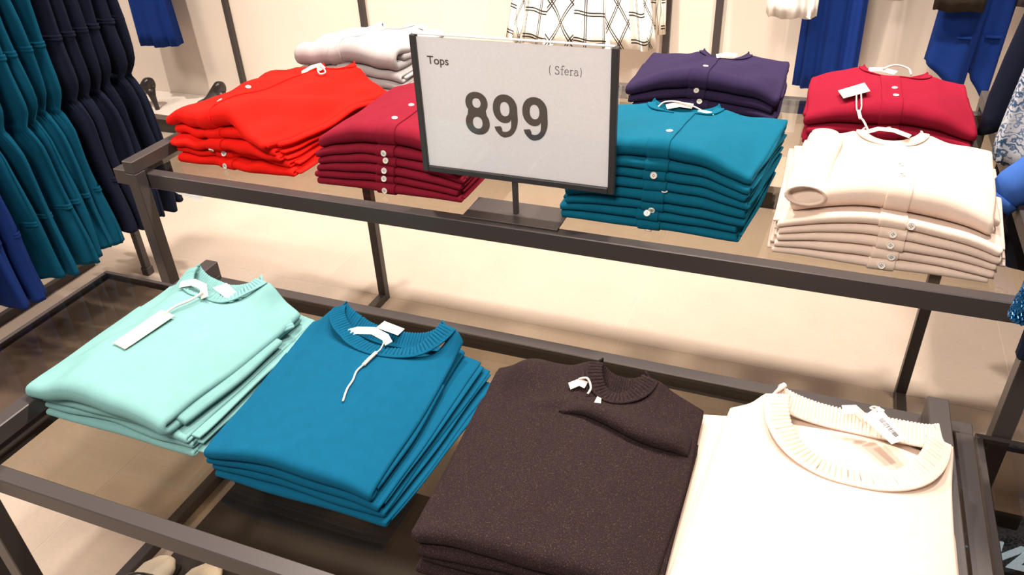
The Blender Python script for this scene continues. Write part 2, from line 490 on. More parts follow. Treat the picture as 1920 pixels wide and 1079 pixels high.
    if neck:
        bwid = neck.get('band', 0.02); ribs = neck.get('ribs', 0)
        def band(depth_key, zfun, inward, pname, n=None, s_in=0.0, lift=0.0):
            n = n or (ribs * 6 if ribs else 40)
            u = np.sin(np.linspace(-PI / 2, PI / 2, n) * 0.985)
            s = (neck['s0'] + neck['s1']) / 2 + u * ((neck['s1'] - neck['s0']) / 2 - s_in)
            yy = d - shoulder(s) - scoop(s, neck[depth_key]) + bw(s, 0)
            xx = xmap(s, yy, 0)
            tx = np.gradient(xx); ty = np.gradient(yy); L = np.hypot(tx, ty) + 1e-9
            nx, ny = -ty / L, tx / L                      # towards the back / hole
            arcl = np.cumsum(L) - L[0]
            v = np.linspace(-0.15, 1, 7)
            A, Vv = np.meshgrid(np.arange(n), v, indexing='ij')
            X = xx[A] + nx[A] * Vv * bwid * inward; Y = yy[A] + ny[A] * Vv * bwid * inward
            Z = zfun(s[A], X, Y, Vv) + lift
            H = 0.0016 + 0 * X
            if ribs:
                per = arcl[-1] / ribs
                Z = Z + 0.0024 * np.sign(np.sin(2 * PI * arcl[A] / per)) * np.abs(np.sin(2 * PI * arcl[A] / per)) ** 0.6 * np.clip(Vv + 0.1, 0, 1) ** 0.3
            Pw = world(np.stack([X, Y, Z], -1))
            V, F = sheet_mesh(Pw, H)
            obj(pname, V, F, mat, root, True, org)
        pk = neck.get('peak', 0.0)
        def zfront(s, X, Y, v):
            u = (s - (neck['s0'] + neck['s1']) / 2) / ((neck['s1'] - neck['s0']) / 2)
            return zb(X, Y) + TT(X, Y) + 0.0012 + pk * np.abs(u) ** 3 - 0.004 * np.clip(v, 0, 1) * (1 - np.abs(u) ** 3)
        def zback(s, X, Y, v):
            u = (s - (neck['s0'] + neck['s1']) / 2) / ((neck['s1'] - neck['s0']) / 2)
            return zb(X, Y) + TT(X, Y) * (0.42 + 0.45 * np.abs(u) ** 2) + pk * np.abs(u) ** 3 * 0.9 + 0.010 * np.clip(v, 0, 1)
        band('depth', zfront, 1, 'neckband')
        band('back', zback, 1, 'neckband', s_in=0.003)
    # placket and buttons
    if placket:
        sc, hw = placket
        top_end = 0.97 if not neck else 0.985
        pp = np.linspace(-0.5, top_end, 60)
        Sg, Pg = np.meshgrid(np.linspace(sc - hw, sc + hw, 9), pp, indexing='ij')
        C = world(upath(Sg, Pg))
        du = np.gradient(C, axis=0); dv = np.gradient(C, axis=1); N = np.cross(du, dv); N /= np.linalg.norm(N, axis=2, keepdims=True)
        V, F = sheet_mesh(C + N * (h + 0.0009), 0.0016)
        obj('placket', V, F, mat, root, True, org)
        for (p, ds) in buttons:
            e = 1e-3
            g3 = lambda a, b_: world(upath(np.array([[a]]), np.array([[b_]])))[0, 0]
            c = g3(sc + ds, p); n = np.cross(g3(sc + ds + 0.02, p) - c, g3(sc + ds, p + e) - g3(sc + ds, p - e)); n /= np.linalg.norm(n)
            c = c + n * (h + 0.0037)
            mb = MB().disc(c, n, 0.0058, 0.0022, 18, 0.0006)
            bo = mb.build('button', M['button'], root, False, org)
            nv = Vector(n); a = nv.orthogonal().normalized(); b2 = nv.cross(a)
            hb = MB()
            for q4 in range(4):
                an = PI / 4 + q4 * PI / 2
                hb.disc(Vector(c) + nv * 0.0008 + (a * math.cos(an) + b2 * math.sin(an)) * 0.0017, n, 0.0008, 0.0006, 6)
            hb.build('button_hole', M['button_hole'], bo, False, org)
    pile.T.append(Tf)
    def surf(X, Y, lift=0.0):
        """world point on the garment's top at local X,Y"""
        X = np.asarray(float(X)); Y = np.asarray(float(Y))
        z = float(zb(X, Y) + TT(X, Y)) + lift
        return tuple(world(np.array([[[float(X), float(Y), z]]]))[0, 0])
    def surf_w(x, y, lift=0.0):
        """world point on the garment's top below world x,y"""
        rx, ry = x - pile.x - dx - w / 2, y - pile.y - dy - d / 2
        X, Y = rx * ca + ry * sa + w / 2, -rx * sa + ry * ca + d / 2
        return (x, y, float(zb(np.asarray(X), np.asarray(Y)) + TT(np.asarray(X), np.asarray(Y))) + lift)
    return root, org, surf, surf_w

def card(root, org, name, pts, t, mat):
    return MB().quadslab(pts, t).build(name, mat, root, False, org)

def cord(root, org, name, pts, r=0.0011, mat=None, n=6):
    """smooth cord through points"""
    pts = [Vector(p) for p in pts]; out = []
    for i in range(len(pts) - 1):
        p0 = pts[max(i - 1, 0)]; p1 = pts[i]; p2 = pts[i + 1]; p3 = pts[min(i + 2, len(pts) - 1)]
        for k in range(5):
            t = k / 5
            out.append(0.5 * ((2 * p1) + (p2 - p0) * t + (2 * p0 - 5 * p1 + 4 * p2 - p3) * t * t + (3 * p1 - p0 - 3 * p2 + p3) * t ** 3))
    out.append(pts[-1])
    return MB().tube(out, r, n).build(name, mat or M['cord'], root, True, org)

def ribbon(root, org, name, pts, width_dir, t, mat):
    """narrow tape: centre points with a half width vector each"""
    P = np.array([[np.array(p) - np.array(wd) for p, wd in zip(pts, width_dir)], [np.array(p) for p in pts], [np.array(p) + np.array(wd) for p, wd in zip(pts, width_dir)]])
    V, F = sheet_mesh(P, t)
    return obj(name, V, F, mat, root, True, org)

# ------------------------------------------------------------------ setting
TW = 1.069; J = 0.0010
tiles_root = struct(MB().box(-5.2, 5.2, -3.2, 2.3, -0.05, -0.0009).build('floor', M['grout']))
tile_cache = {}
k = 0
bm_tile = MB().box(J, TW - J, J, TW - J, -0.02, 0.0, 0.0005)
tile_meshes = []
for i in range(3):
    o = bm_tile.build('floor_tile', FLOOR_MATS[i]); tile_meshes.append(o.data); bpy.data.objects.remove(o)
rr = random.Random(4)
for ix in range(-5, 4):
    for iy in range(-3, 2):
        x, y = 0.6325 + ix * TW, 0.838 + iy * TW
        o = bpy.data.objects.new('floor_tile', rr.choice(tile_meshes)); COL.objects.link(o)
        o.parent = tiles_root; o.location = (x, y, 0)

WALL_Y = 2.12
struct(MB().box(-5.2, 5.2, WALL_Y, WALL_Y + 0.1, -0.02, 3.1).build('wall_back', M['wall']))
struct(MB().box(-5.2, 5.2, -3.2, WALL_Y + 0.1, 3.1, 3.2).build('ceiling', plain('ceiling_paint', (0.30, 0.26, 0.23, 1), 0.9)))

# low display plinth along the wall
pl = thing('display_plinth', 'long low display plinth with a pale top along the back wall', 'shelf', (0, 1.97, 0))
MB().box(-4.6, 3.6, 1.86, WALL_Y - 0.001, 0.001, 0.088).build('base', M['plinth'], pl, False, (0, 1.97, 0))
MB().box(-4.6, 3.6, 1.82, WALL_Y - 0.001, 0.088, 0.112, 0.001).build('top', M['shelf'], pl, False, (0, 1.97, 0))
MB().box(-4.6, 3.6, 1.8175, 1.8205, 0.087, 0.1125).build('edge_strip', M['shelf_edge'], pl, False, (0, 1.97, 0))

# slotted wall standards
for x, lab in ((-1.672, 'slim dark wall upright above the red cardigans'), (-0.908, 'slim dark wall upright above the pale grey cardigans'),
               (0.476, 'slim dark wall upright just right of the plaid skirt'), (0.672, 'slim dark wall upright above the navy cardigans')):
    o = MB().box(x - 0.0135, x + 0.0135, WALL_Y - 0.024, WALL_Y - 0.0005, 0.113, 2.6, 0.002).build('wall_upright', M['metal'], None, False, (x, WALL_Y - 0.012, 0.113))
    o.location = (x, WALL_Y - 0.012, 0.113)
    tag(o, lab, 'upright', 'uprights on the back wall')

# ------------------------------------------------------------------ tables
def table(name, label, px0, px1, py0, py1, zt, fx0, fx1, fy0, fy1, zr, b, hr, floor_bar=None, group=None, foot=0.0, bars=(True, True), rw=0.024, over=True, pane='glass'):
    org = ((px0 + px1) / 2, (py0 + py1) / 2, 0)
    root = thing(name, label, 'table', org, group)
    bv = 0.0015
    for i, xa in enumerate((px0, px1 - b)):
        if not bars[i]: continue
        MB().box(xa, xa + b, py0, py0 + b, foot, zt - b, bv).build('leg', M['metal'], root, False, org)
        MB().box(xa, xa + b, py1 - b, py1, foot, zt - b, bv).build('leg', M['metal'], root, False, org)
        MB().box(xa, xa + b, py0, py1, zt - b, zt, bv).build('top_bar' if over else 'under_bar', M['metal'], root, False, org)
        if floor_bar:
            MB().box(xa + 0.0003, xa + b - 0.0003, floor_bar[0], floor_bar[1], 0.0, b, bv).build('floor_bar', M['metal'], root, False, org)
    MB().box(fx0, fx1, fy0, fy0 + rw, zr - hr, zr, bv).build('rail', M['metal'], root, False, org)
    MB().box(fx0, fx1, fy1 - rw, fy1, zr - hr, zr, bv).build('rail', M['metal'], root, False, org)
    MB().box(fx0, fx0 + rw, fy0 + rw, fy1 - rw, zr - hr, zr, bv).build('rail', M['metal'], root, False, org)
    MB().box(fx1 - rw, fx1, fy0 + rw, fy1 - rw, zr - hr, zr, bv).build('rail', M['metal'], root, False, org)
    i = rw - 0.006
    MB().box(fx0 + i, fx1 - i, fy0 + i, fy1 - i, zr - 0.0075, zr - 0.0002).build('glass_top', M[pane], root, False, org)
    return root
ZU, ZL = 0.8122, 0.6618
GU, GL = ZU - 0.0002, ZL - 0.0002
table('display_table', 'taller dark metal table with a glass top behind the lower one', -0.1839, 1.4287, 0.0, 0.837, 0.850,
      -0.251, 1.4958, 0.0300, 0.812, ZU, 0.0266, 0.0329, floor_bar=(-0.62, 0.811))
tape = tag(MB().add([(-0.098, 0.0290, 0.7800), (-0.030, 0.0290, 0.7800), (-0.034, 0.0280, 0.7735), (-0.045, 0.0275, 0.7715), (-0.090, 0.0285, 0.7770),
             (-0.098, 0.0297, 0.7800), (-0.030, 0.0297, 0.7800), (-0.034, 0.0287, 0.7735), (-0.045, 0.0282, 0.7715), (-0.090, 0.0292, 0.7770)],
            [(0, 4, 3, 2, 1), (5, 6, 7, 8, 9), (0, 1, 6, 5), (1, 2, 7, 6), (2, 3, 8, 7), (3, 4, 9, 8), (4, 0, 5, 9)]).build('tape_scrap', M['tag_white']), 'scrap of white tape peeling from the front rail of the taller table', 'tape')
BH = 0.10
table('display_table', 'lower dark metal table with a glass top in the foreground', 0.0306, 1.3172, -0.6187, -0.064, 0.6990,
      -0.0077, 1.3555, -0.603, -0.061, ZL, 0.0275, 0.0300, foot=BH + 0.0005)
table('side_table', 'narrow glass topped table at the left, below the royal blue dresses', -0.16, -0.05, -0.60, -0.06, 0.584,
      -0.289, -0.016, -0.62, -0.038, 0.600, 0.0200, 0.0160, bars=(False, True), rw=0.0105, over=False, pane='shade_glass')
table('side_table', 'glass topped table at the right edge of the photo', 1.56, 2.10, -0.62, -0.03, 0.584,
      1.3795, 2.20, -0.66, -0.002, 0.600, 0.0200, 0.0160, rw=0.0105, over=False, pane='shade_glass')
plf = thing('display_platform', 'low dark platform under the lower glass table, carrying shoes', 'platform', (0.65, -0.30, 0))
MB().box(-0.042, 1.34, -0.66, 0.010, 0.001, BH, 0.002).build('platform', M['platform'], plf, False, (0.65, -0.30, 0))

# ------------------------------------------------------------------ piles
ORD = ['topmost', 'second from top', 'third from top', 'fourth from top', 'fifth from top', 'sixth from top', 'seventh from top', 'eighth from top']
def pile_of(pile, n, kind, where, group, mat, specs, name='folded_cardigan', cat='cardigan', seed=1, **kw):
    """specs run from the bottom garment to the top one"""
    res = None
    for i, sp in enumerate(specs):
        a = dict(kw); a.update(sp)
        k = n - 1 - i
        lab = '%s, %s of the pile %s' % (kind.replace('folded ', ''), ORD[k], where)
        if i == 0: lab = '%s, lowest of the pile %s' % (kind.replace('folded ', ''), where)
        res = garment(pile, name, lab, cat, group, mat, seed=seed * 100 + i * 17, **a)
    return res
CN = dict(s0=0.30, s1=0.70, depth=0.045, back=0.012, peak=0.006, band=0.010, shl=0.06, shr=0.06)

# bright red, left end of the upper table
p = Pile(-0.136, 0.094, GU, 0.275, 0.345)
red = pile_of(p, 5, 'folded bright red cardigan', "at the taller table's left end", 'bright red cardigans', M['red'], [
    dict(T=0.020, dx=0.004, buttons=[(0.0, 0)]),
    dict(T=0.017, dx=-0.003, dy=0.012, buttons=[(0.02, 0)], wav=0.42),
    dict(T=0.021, dx=-0.006, dy=-0.001, yaw=-0.05, buttons=[(-0.06, -0.03)], wav=0.42),
    dict(T=0.020, dx=0.004, dy=0.010, yaw=-0.13, wav=0.25),
    dict(T=0.036, dx=0.000, dy=0.004, yaw=-0.20, dw=0.01, dd=0.02, drop=0.45, dome=0.30, neck=CN, buttons=[(0.22, 0), (0.42, 0)], wav=0.10, back=-0.05),
], seed=3, placket=(0.43, 0.062), wav=0.30, drop=0.25, bk=0.10, sleeve_side=0.010, fwave=0.008)

# maroon, behind the price sign
p = Pile(0.210, 0.088, GU, 0.296, 0.30)
maroon = pile_of(p, 6, 'folded maroon cardigan', 'half hidden by the price sign', 'maroon cardigans', M['maroon'], [
    dict(T=0.0175, buttons=[(0.0, 0)]),
    dict(T=0.0170, buttons=[(0.02, 0)], dx=-0.002, dy=0.002),
    dict(T=0.0175, buttons=[(0.02, 0)], dx=0.002, dy=0.001),
    dict(T=0.0175, buttons=[(0.03, 0)], dx=0.006, dy=0.004),
    dict(T=0.0180, buttons=[(0.0, 0)], dx=0.004, dy=0.006),
    dict(T=0.0340, dx=0.012, dy=0.010, dw=-0.01, drop=0.42, dome=0.25, neck=CN, buttons=[(0.2, 0), (0.45, 0)], back=0.1),
], seed=5, placket=(0.50, 0.060), wav=0.06, drop=0.30, bk=0.15)

# teal, right of the sign
p = Pile(0.702, 0.090, GU, 0.291, 0.285)
teal = pile_of(p, 8, 'folded teal cardigan', 'beside the price sign', 'teal cardigans', M['teal'], [
    dict(T=0.0170, buttons=[(-0.08, 0)]),
    dict(T=0.0165, buttons=[(0.05, 0)], dx=-0.003, dy=0.001),
    dict(T=0.0170, buttons=[(-0.03, 0)], dx=0.004, dy=0.002),
    dict(T=0.0200, buttons=[(0.10, 0.06)], dx=0.004, dy=0.002),
    dict(T=0.0170, dx=0.006, dy=0.003),
    dict(T=0.0180, buttons=[(0.02, 0)], dx=0.004, dy=0.004),
    dict(T=0.0170, dx=0.007, dy=0.003),
    dict(T=0.0290, dx=0.006, dy=0.006, drop=0.42, dome=0.15, neck=dict(s0=0.25, s1=0.72, depth=0.045, back=0.010, peak=0.008, band=0.012, shl=0.05, shr=0.05), buttons=[(0.3, 0.02)]),
], seed=7, placket=(0.51, 0.058), wav=0.06, drop=0.24, bk=0.34, side=(0, 0.03))

# cream cardigans, right end
p = Pile(1.052, 0.072, GU, 0.296, 0.31)
creamc = pile_of(p, 6, 'folded cream cardigan', "at the taller table's right end", 'cream cardigans', M['cream'], [
    dict(T=0.0160, buttons=[(0.02, 0)]),
    dict(T=0.0160, buttons=[(0.0, 0.03)], dx=0.002, dy=0.001),
    dict(T=0.0160, buttons=[(0.02, 0)], dx=0.006, dy=0.002),
    dict(T=0.0160, buttons=[(0.02, 0)], dx=0.006, dy=0.003),
    dict(T=0.0180, buttons=[(0.02, 0.08)], dx=0.003, dy=0.004),
    dict(T=0.0420, dx=0.022, dy=0.022, dw=-0.035, dd=-0.03, drop=0.35, dome=0.16, neck=dict(s0=0.30, s1=0.72, depth=0.06, back=0.012, peak=0.008, band=0.012, shl=0.05, shr=0.05),
         buttons=[(0.20, 0.0), (0.42, 0.0)], edge=0.008, back=0.05),
], seed=9, placket=(0.52, 0.058), wav=0.05, drop=0.36, bk=0.32, side=(0.0, 0.02), sleeve_side=0.008)

# pale grey, back left
p = Pile(-0.092, 0.515, GU, 0.262, 0.275)
grey = pile_of(p, 5, 'folded pale grey cardigan', 'behind the bright red cardigans', 'pale grey cardigans', M['grey'], [
    dict(T=0.019), dict(T=0.019, buttons=[(0.1, 0)], dx=0.004), dict(T=0.022, buttons=[(0.05, 0)], dx=-0.004, dy=0.002),
    dict(T=0.024, dx=-0.006, dy=0.006, wav=0.16),
    dict(T=0.056, dx=-0.022, dy=0.004, drop=0.06, wav=0.16, dome=0.0, neck=CN),
], seed=11, placket=(0.42, 0.058), wav=0.12, drop=0.18, bk=0.25)

# navy, back
p = Pile(0.706, 0.548, GU, 0.290, 0.250)
navy = pile_of(p, 5, 'folded navy cardigan', 'behind the teal cardigans', 'navy cardigans', M['navy'], [
    dict(T=0.021), dict(T=0.021, dx=-0.003), dict(T=0.021, buttons=[(0.06, 0)], dx=0.004), dict(T=0.021, buttons=[(0.06, 0)], dx=-0.004, dy=0.002),
    dict(T=0.038, dx=-0.008, dy=0.002, dw=0.012, drop=0.36, dome=0.1, neck=dict(s0=0.36, s1=0.74, depth=0.05, back=0.012, peak=0.008, band=0.010, shl=0.03, shr=0.03), buttons=[(0.25, 0.02)]),
], seed=13, placket=(0.48, 0.058), wav=0.08, drop=0.32, bk=0.33)

# crimson, back right
p = Pile(1.066, 0.530, GU, 0.285, 0.265)
crimson = pile_of(p, 3, 'folded crimson cardigan', 'behind the cream cardigans', 'crimson cardigans', M['crimson'], [
    dict(T=0.025), dict(T=0.024, buttons=[(0.06, 0)], dx=0.006),
    dict(T=0.040, dx=-0.002, dy=0.004, dw=0.01, drop=0.40, dome=0.2, neck=dict(s0=0.30, s1=0.78, depth=0.045, back=0.012, peak=0.006, band=0.010, shl=0.05, shr=0.05), buttons=[(0.25, 0.02), (0.5, 0.02)]),
], seed=15, placket=(0.50, 0.058), wav=0.08, drop=0.32, bk=0.20)

# ---- pullovers on the lower table
p = Pile(0.054, -0.479, GL, 0.276, 0.315)
mint = pile_of(p, 4, 'folded mint green pullover', "at the lower table's left end", 'mint pullovers', M['mint'], [
    dict(T=0.014, dd=0.0, dx=0.006, side=(0, 0.01)), dict(T=0.016, dx=0.004, dy=0.004, side=(0, 0.015)), dict(T=0.016, dx=0.0, dy=0.002, side=(0, 0.012)),
    dict(T=0.038, dx=-0.004, dy=-0.010, dw=-0.015, drop=0.42, dome=0.12, wav=0.10, yaw=-0.03, edge=0.006, nu=64, side=(0, 0.015),
         neck=dict(s0=0.18, s1=0.80, depth=0.065, back=0.020, peak=0.016, band=0.018, ribs=38)),
], name='folded_pullover', cat='pullover', seed=21, wav=0.12, drop=0.30, sleeve_side=0.012)

p = Pile(0.390, -0.500, GL, 0.262, 0.315)
blue = pile_of(p, 4, 'folded turquoise blue pullover', 'right of the mint pullovers', 'turquoise pullovers', M['blue'], [
    dict(T=0.015, dx=0.004, side=(0, 0.030), dd=-0.01), dict(T=0.015, dx=0.0, dy=0.003, side=(0, 0.020)), dict(T=0.016, dx=-0.002, dy=0.002, side=(0, 0.01)),
    dict(T=0.024, dx=0.000, dy=0.000, dw=-0.012, drop=0.34, dome=0.05, wav=0.04, edge=0.003, nu=80, side=(0.03, -0.01),
         neck=dict(s0=0.12, s1=0.94, depth=0.078, back=0.034, peak=0.024, band=0.020, ribs=46)),
], name='folded_pullover', cat='pullover', seed=23, wav=0.06, drop=0.26)

p = Pile(0.727, -0.548, GL, 0.275, 0.325)
black = pile_of(p, 4, 'folded brown-black pullover', 'left of the cream pullovers', 'brown-black pullovers', M['black'], [
    dict(T=0.016, dx=0.002), dict(T=0.018, dx=0.004, dy=0.012), dict(T=0.018, dx=0.0, dy=0.008),
    dict(T=0.030, dx=-0.002, dy=0.010, drop=0.36, dome=0.06, wav=0.06, nu=64, side=(0.02, 0.0),
         neck=dict(s0=0.42, s1=0.76, depth=0.056, back=0.016, peak=0.012, band=0.018, ribs=26, shl=0.0, shr=0.10),
         hump=lambda s, t: (
              0.75 * np.exp(-((t - 0.97) / 0.09) ** 2 - ((s - 0.10) / 0.13) ** 2)
              + 0.25 * np.exp(-((t - 0.78 - 0.3 * (s - 0.3)) / 0.03) ** 2 - ((s - 0.33) / 0.12) ** 2))),
], name='folded_pullover', cat='pullover', seed=25, wav=0.08, drop=0.28)

p = Pile(1.012, -0.545, GL, 0.285, 0.345)
creamp = pile_of(p, 4, 'folded cream pullover', "at the lower table's right end", 'cream pullovers', M['cream'], [
    dict(T=0.016, dx=-0.003), dict(T=0.018, dx=-0.006, dy=0.004), dict(T=0.018, dx=-0.008, dy=0.002, side=(0.0, 0.0)),
    dict(T=0.028, dx=0.006, dy=0.004, dw=-0.008, drop=0.34, dome=0.06, wav=0.04, edge=0.003, nu=80, side=(-0.02, 0.005),
         neck=dict(s0=0.22, s1=0.985, depth=0.122, back=0.010, peak=0.015, band=0.024, ribs=48, pw=2.3)),
], name='folded_pullover', cat='pullover', seed=27, wav=0.05, drop=0.28)

# ------------------------------------------------------------------ labels, tags and cords on the top garments
def neck_label(g, pts, w=0.008, mat='twill'):
    root, org, surf, sw = g
    P = [Vector(p) for p in pts]
    wd = []
    for i in range(len(P)):
        dd = (P[min(i + 1, len(P) - 1)] - P[max(i - 1, 0)]).normalized()
        wd.append(tuple(dd.cross(Vector((0, -0.45, 0.9))).normalized() * w))
    ribbon(root, org, 'neck_label', pts, wd, 0.0006, M[mat])

def on(g, x, y, l=0.002): return g[3](x, y, l)

# mint: long cream swing tag on a loop, white size card behind
g = mint
neck_label(g, [on(g, 0.128, -0.226, 0.010), on(g, 0.155, -0.222, 0.014), on(g, 0.18, -0.228, 0.013), on(g, 0.196, -0.246, 0.008)], 0.006)
o = card(g[0], g[1], 'swing_tag', [on(g, 0.134, -0.385, 0.003), on(g, 0.166, -0.393, 0.003), on(g, 0.183, -0.303, 0.006), on(g, 0.150, -0.296, 0.006)], 0.0008, M['tag'])
o['label'] = 'long cream swing tag'
card(g[0], g[1], 'tag_band', [on(g, 0.1338, -0.3853, 0.0037), on(g, 0.1662, -0.3933, 0.0037), on(g, 0.1686, -0.381, 0.0041), on(g, 0.1362, -0.373, 0.0041)], 0.0006, M['tag_tan'])
cord(g[0], g[1], 'tag_cord', [on(g, 0.164, -0.306, 0.007), on(g, 0.170, -0.285, 0.009), on(g, 0.184, -0.262, 0.010), on(g, 0.190, -0.240, 0.013)], 0.0022)
card(g[0], g[1], 'size_card', [on(g, 0.186, -0.214, 0.004), on(g, 0.222, -0.226, 0.004), on(g, 0.232, -0.208, 0.004), on(g, 0.196, -0.192, 0.004)], 0.0008, M['tag_white'])
cu = mint_cuff = None
U_, V_ = np.meshgrid(np.linspace(0, 1, 92), np.linspace(0, 1, 10), indexing='ij')
A0, B0, C0, D0 = [np.array(v) for v in ((0.262, -0.168, 0.7215), (0.338, -0.218, 0.712), (0.312, -0.262, 0.712), (0.240, -0.206, 0.724))]
Pc = (A0 * (1 - U_[..., None]) + B0 * U_[..., None]) * V_[..., None] + (D0 * (1 - U_[..., None]) + C0 * U_[..., None]) * (1 - V_[..., None])
Pc[..., 2] += 0.0013 * np.sin(2 * PI * U_ * 17) + 0.008 * np.sin(PI * U_)
Vc, Fc = sheet_mesh(Pc, 0.003)
o = obj('cuff', Vc, Fc, M['mint'], g[0], True, g[1]); o['label'] = 'ribbed mint sleeve cuff'
# turquoise: label across the back neck with a dangling cord
g = blue
neck_label(g, [on(g, 0.447, -0.236, 0.006), on(g, 0.470, -0.228, 0.010), on(g, 0.498, -0.226, 0.012), on(g, 0.522, -0.232, 0.010), on(g, 0.533, -0.242, 0.008)], 0.0060)
cord(g[0], g[1], 'tag_cord', [on(g, 0.526, -0.240, 0.012), on(g, 0.528, -0.258, 0.008), on(g, 0.524, -0.268, 0.006)], 0.0011)
cord(g[0], g[1], 'cord_stopper', [on(g, 0.5245, -0.266, 0.006), on(g, 0.522, -0.282, 0.005), on(g, 0.5205, -0.297, 0.004)], 0.0030)
cord(g[0], g[1], 'tag_cord', [on(g, 0.5205, -0.295, 0.004), on(g, 0.518, -0.312, 0.003), on(g, 0.5235, -0.332, 0.003), on(g, 0.526, -0.352, 0.003), on(g, 0.534, -0.376, 0.003)], 0.0015)
card(g[0], g[1], 'size_card', [on(g, 0.490, -0.205, 0.002), on(g, 0.532, -0.212, 0.002), on(g, 0.534, -0.194, 0.002), on(g, 0.494, -0.186, 0.002)], 0.0008, M['tag_white'])
# brown-black: a bit of label and cord
g = black
neck_label(g, [on(g, 0.826, -0.262, 0.006), on(g, 0.838, -0.256, 0.010), on(g, 0.848, -0.258, 0.009)], 0.005)
cord(g[0], g[1], 'tag_cord', [on(g, 0.836, -0.252, 0.012), on(g, 0.848, -0.252, 0.016), on(g, 0.856, -0.262, 0.010), on(g, 0.854, -0.270, 0.004)], 0.0016)
card(g[0], g[1], 'size_card', [on(g, 0.866, -0.290, 0.003), on(g, 0.878, -0.294, 0.003), on(g, 0.874, -0.274, 0.006), on(g, 0.868, -0.272, 0.006)], 0.0008, M['tag'])
nu_, nv_ = 60, 22
Pf = np.zeros((nu_, nv_, 3))
for a_ in range(nu_):
    u = a_ / (nu_ - 1); x = 0.828 + 0.168 * u
    lift = 0.0155 * min(1.0, u * 3.5) ** 0.8 * min(1.0, (1.02 - u) * 9)
    yn = -0.318 + 0.010 * math.sin(6.5 * u + 0.4) + 0.020 * max(0.0, 0.3 - u); yb = -0.282 + 0.012 * u
    for b_ in range(nv_):
        v = b_ / (nv_ - 1); r = lift / 2
        if v < 0.62:
            f = v / 0.62; yy = yb + (yn + r - yb) * f; l = -0.004 + (lift + 0.004) * math.sin(f * PI / 2) ** 1.2
        else:
            an = (v - 0.62) / 0.38 * PI; yy = yn + r - r * math.sin(an) * 1.3; l = r + r * math.cos(an)
        Pf[a_, b_] = on(g, x, yy, l)
Vf, Ff = sheet_mesh(Pf[:, ::-1], 0.0028)
o = obj('fabric_fold', Vf, Ff, M['black'], g[0], True, g[1]); o['label'] = 'loose fold of cloth below the neckline'
# cream pullover: printed tag with barcode, tilted
g = creamp
neck_label(g, [on(g, 1.172, -0.210, 0.018), on(g, 1.186, -0.206, 0.020), on(g, 1.198, -0.208, 0.012)], 0.006, 'twill')
q = [on(g, 1.203, -0.222, 0.016), on(g, 1.226, -0.250, 0.014), on(g, 1.252, -0.228, 0.016), on(g, 1.212, -0.192, 0.022)]
q = [on(g, 1.194, -0.214, 0.017), on(g, 1.230, -0.246, 0.015), on(g, 1.247, -0.229, 0.017), on(g, 1.214, -0.190, 0.022)]
o = card(g[0], g[1], 'swing_tag', q, 0.0008, M['tag']); o['label'] = 'cream tag with a printed barcode'
Q = [Vector(v) for v in q]
def inq(a, b, l=0.0008):
    u = Q[0] * (1 - a) + Q[1] * a; v = Q[3] * (1 - a) + Q[2] * a
    n = (Q[1] - Q[0]).cross(Q[3] - Q[0]).normalized()
    return u * (1 - b) + v * b + n * l
card(g[0], g[1], 'barcode_label', [inq(0.22, 0.25), inq(0.92, 0.25), inq(0.92, 0.8), inq(0.22, 0.8)], 0.0003, M['tag_white'])
mb = MB(); rb = random.Random(8); a = 0.28
while a < 0.86:
    ww = rb.choice((0.008, 0.012, 0.02)); mb.quadslab([inq(a, 0.48, 0.0011), inq(a + ww, 0.48, 0.0011), inq(a + ww, 0.75, 0.0011), inq(a, 0.75, 0.0011)], 0.0002); a += ww + rb.choice((0.01, 0.016))
o = mb.build('barcode', M['ink'], g[0], False, g[1])
cord(g[0], g[1], 'tag_cord', [on(g, 1.212, -0.20, 0.022), on(g, 1.205, -0.19, 0.016), on(g, 1.212, -0.180, 0.012), on(g, 1.222, -0.186, 0.014)], 0.0014)
# bright red: white label and knotted cord at the collar
g = red
neck_label(g, [on(g, -0.012, 0.395, 0.008), on(g, 0.008, 0.402, 0.012), on(g, 0.034, 0.398, 0.010), on(g, 0.056, 0.380, 0.006)], 0.007)
cord(g[0], g[1], 'tag_cord', [on(g, 0.040, 0.392, 0.012), on(g, 0.058, 0.380, 0.010), on(g, 0.070, 0.368, 0.008), on(g, 0.064, 0.356, 0.006), on(g, 0.052, 0.366, 0.010)], 0.0017)
# teal
g = teal
neck_label(g, [on(g, 0.815, 0.375, 0.004), on(g, 0.838, 0.384, 0.009), on(g, 0.862, 0.382, 0.008)], 0.006)
cord(g[0], g[1], 'tag_cord', [on(g, 0.800, 0.368, 0.004), on(g, 0.808, 0.384, 0.010), on(g, 0.830, 0.386, 0.013), on(g, 0.862, 0.378, 0.010), on(g, 0.880, 0.366, 0.006)], 0.0015)
card(g[0], g[1], 'size_card', [on(g, 0.876, 0.352, 0.004), on(g, 0.906, 0.350, 0.004), on(g, 0.907, 0.364, 0.006), on(g, 0.880, 0.368, 0.006)], 0.0008, M['tag'])
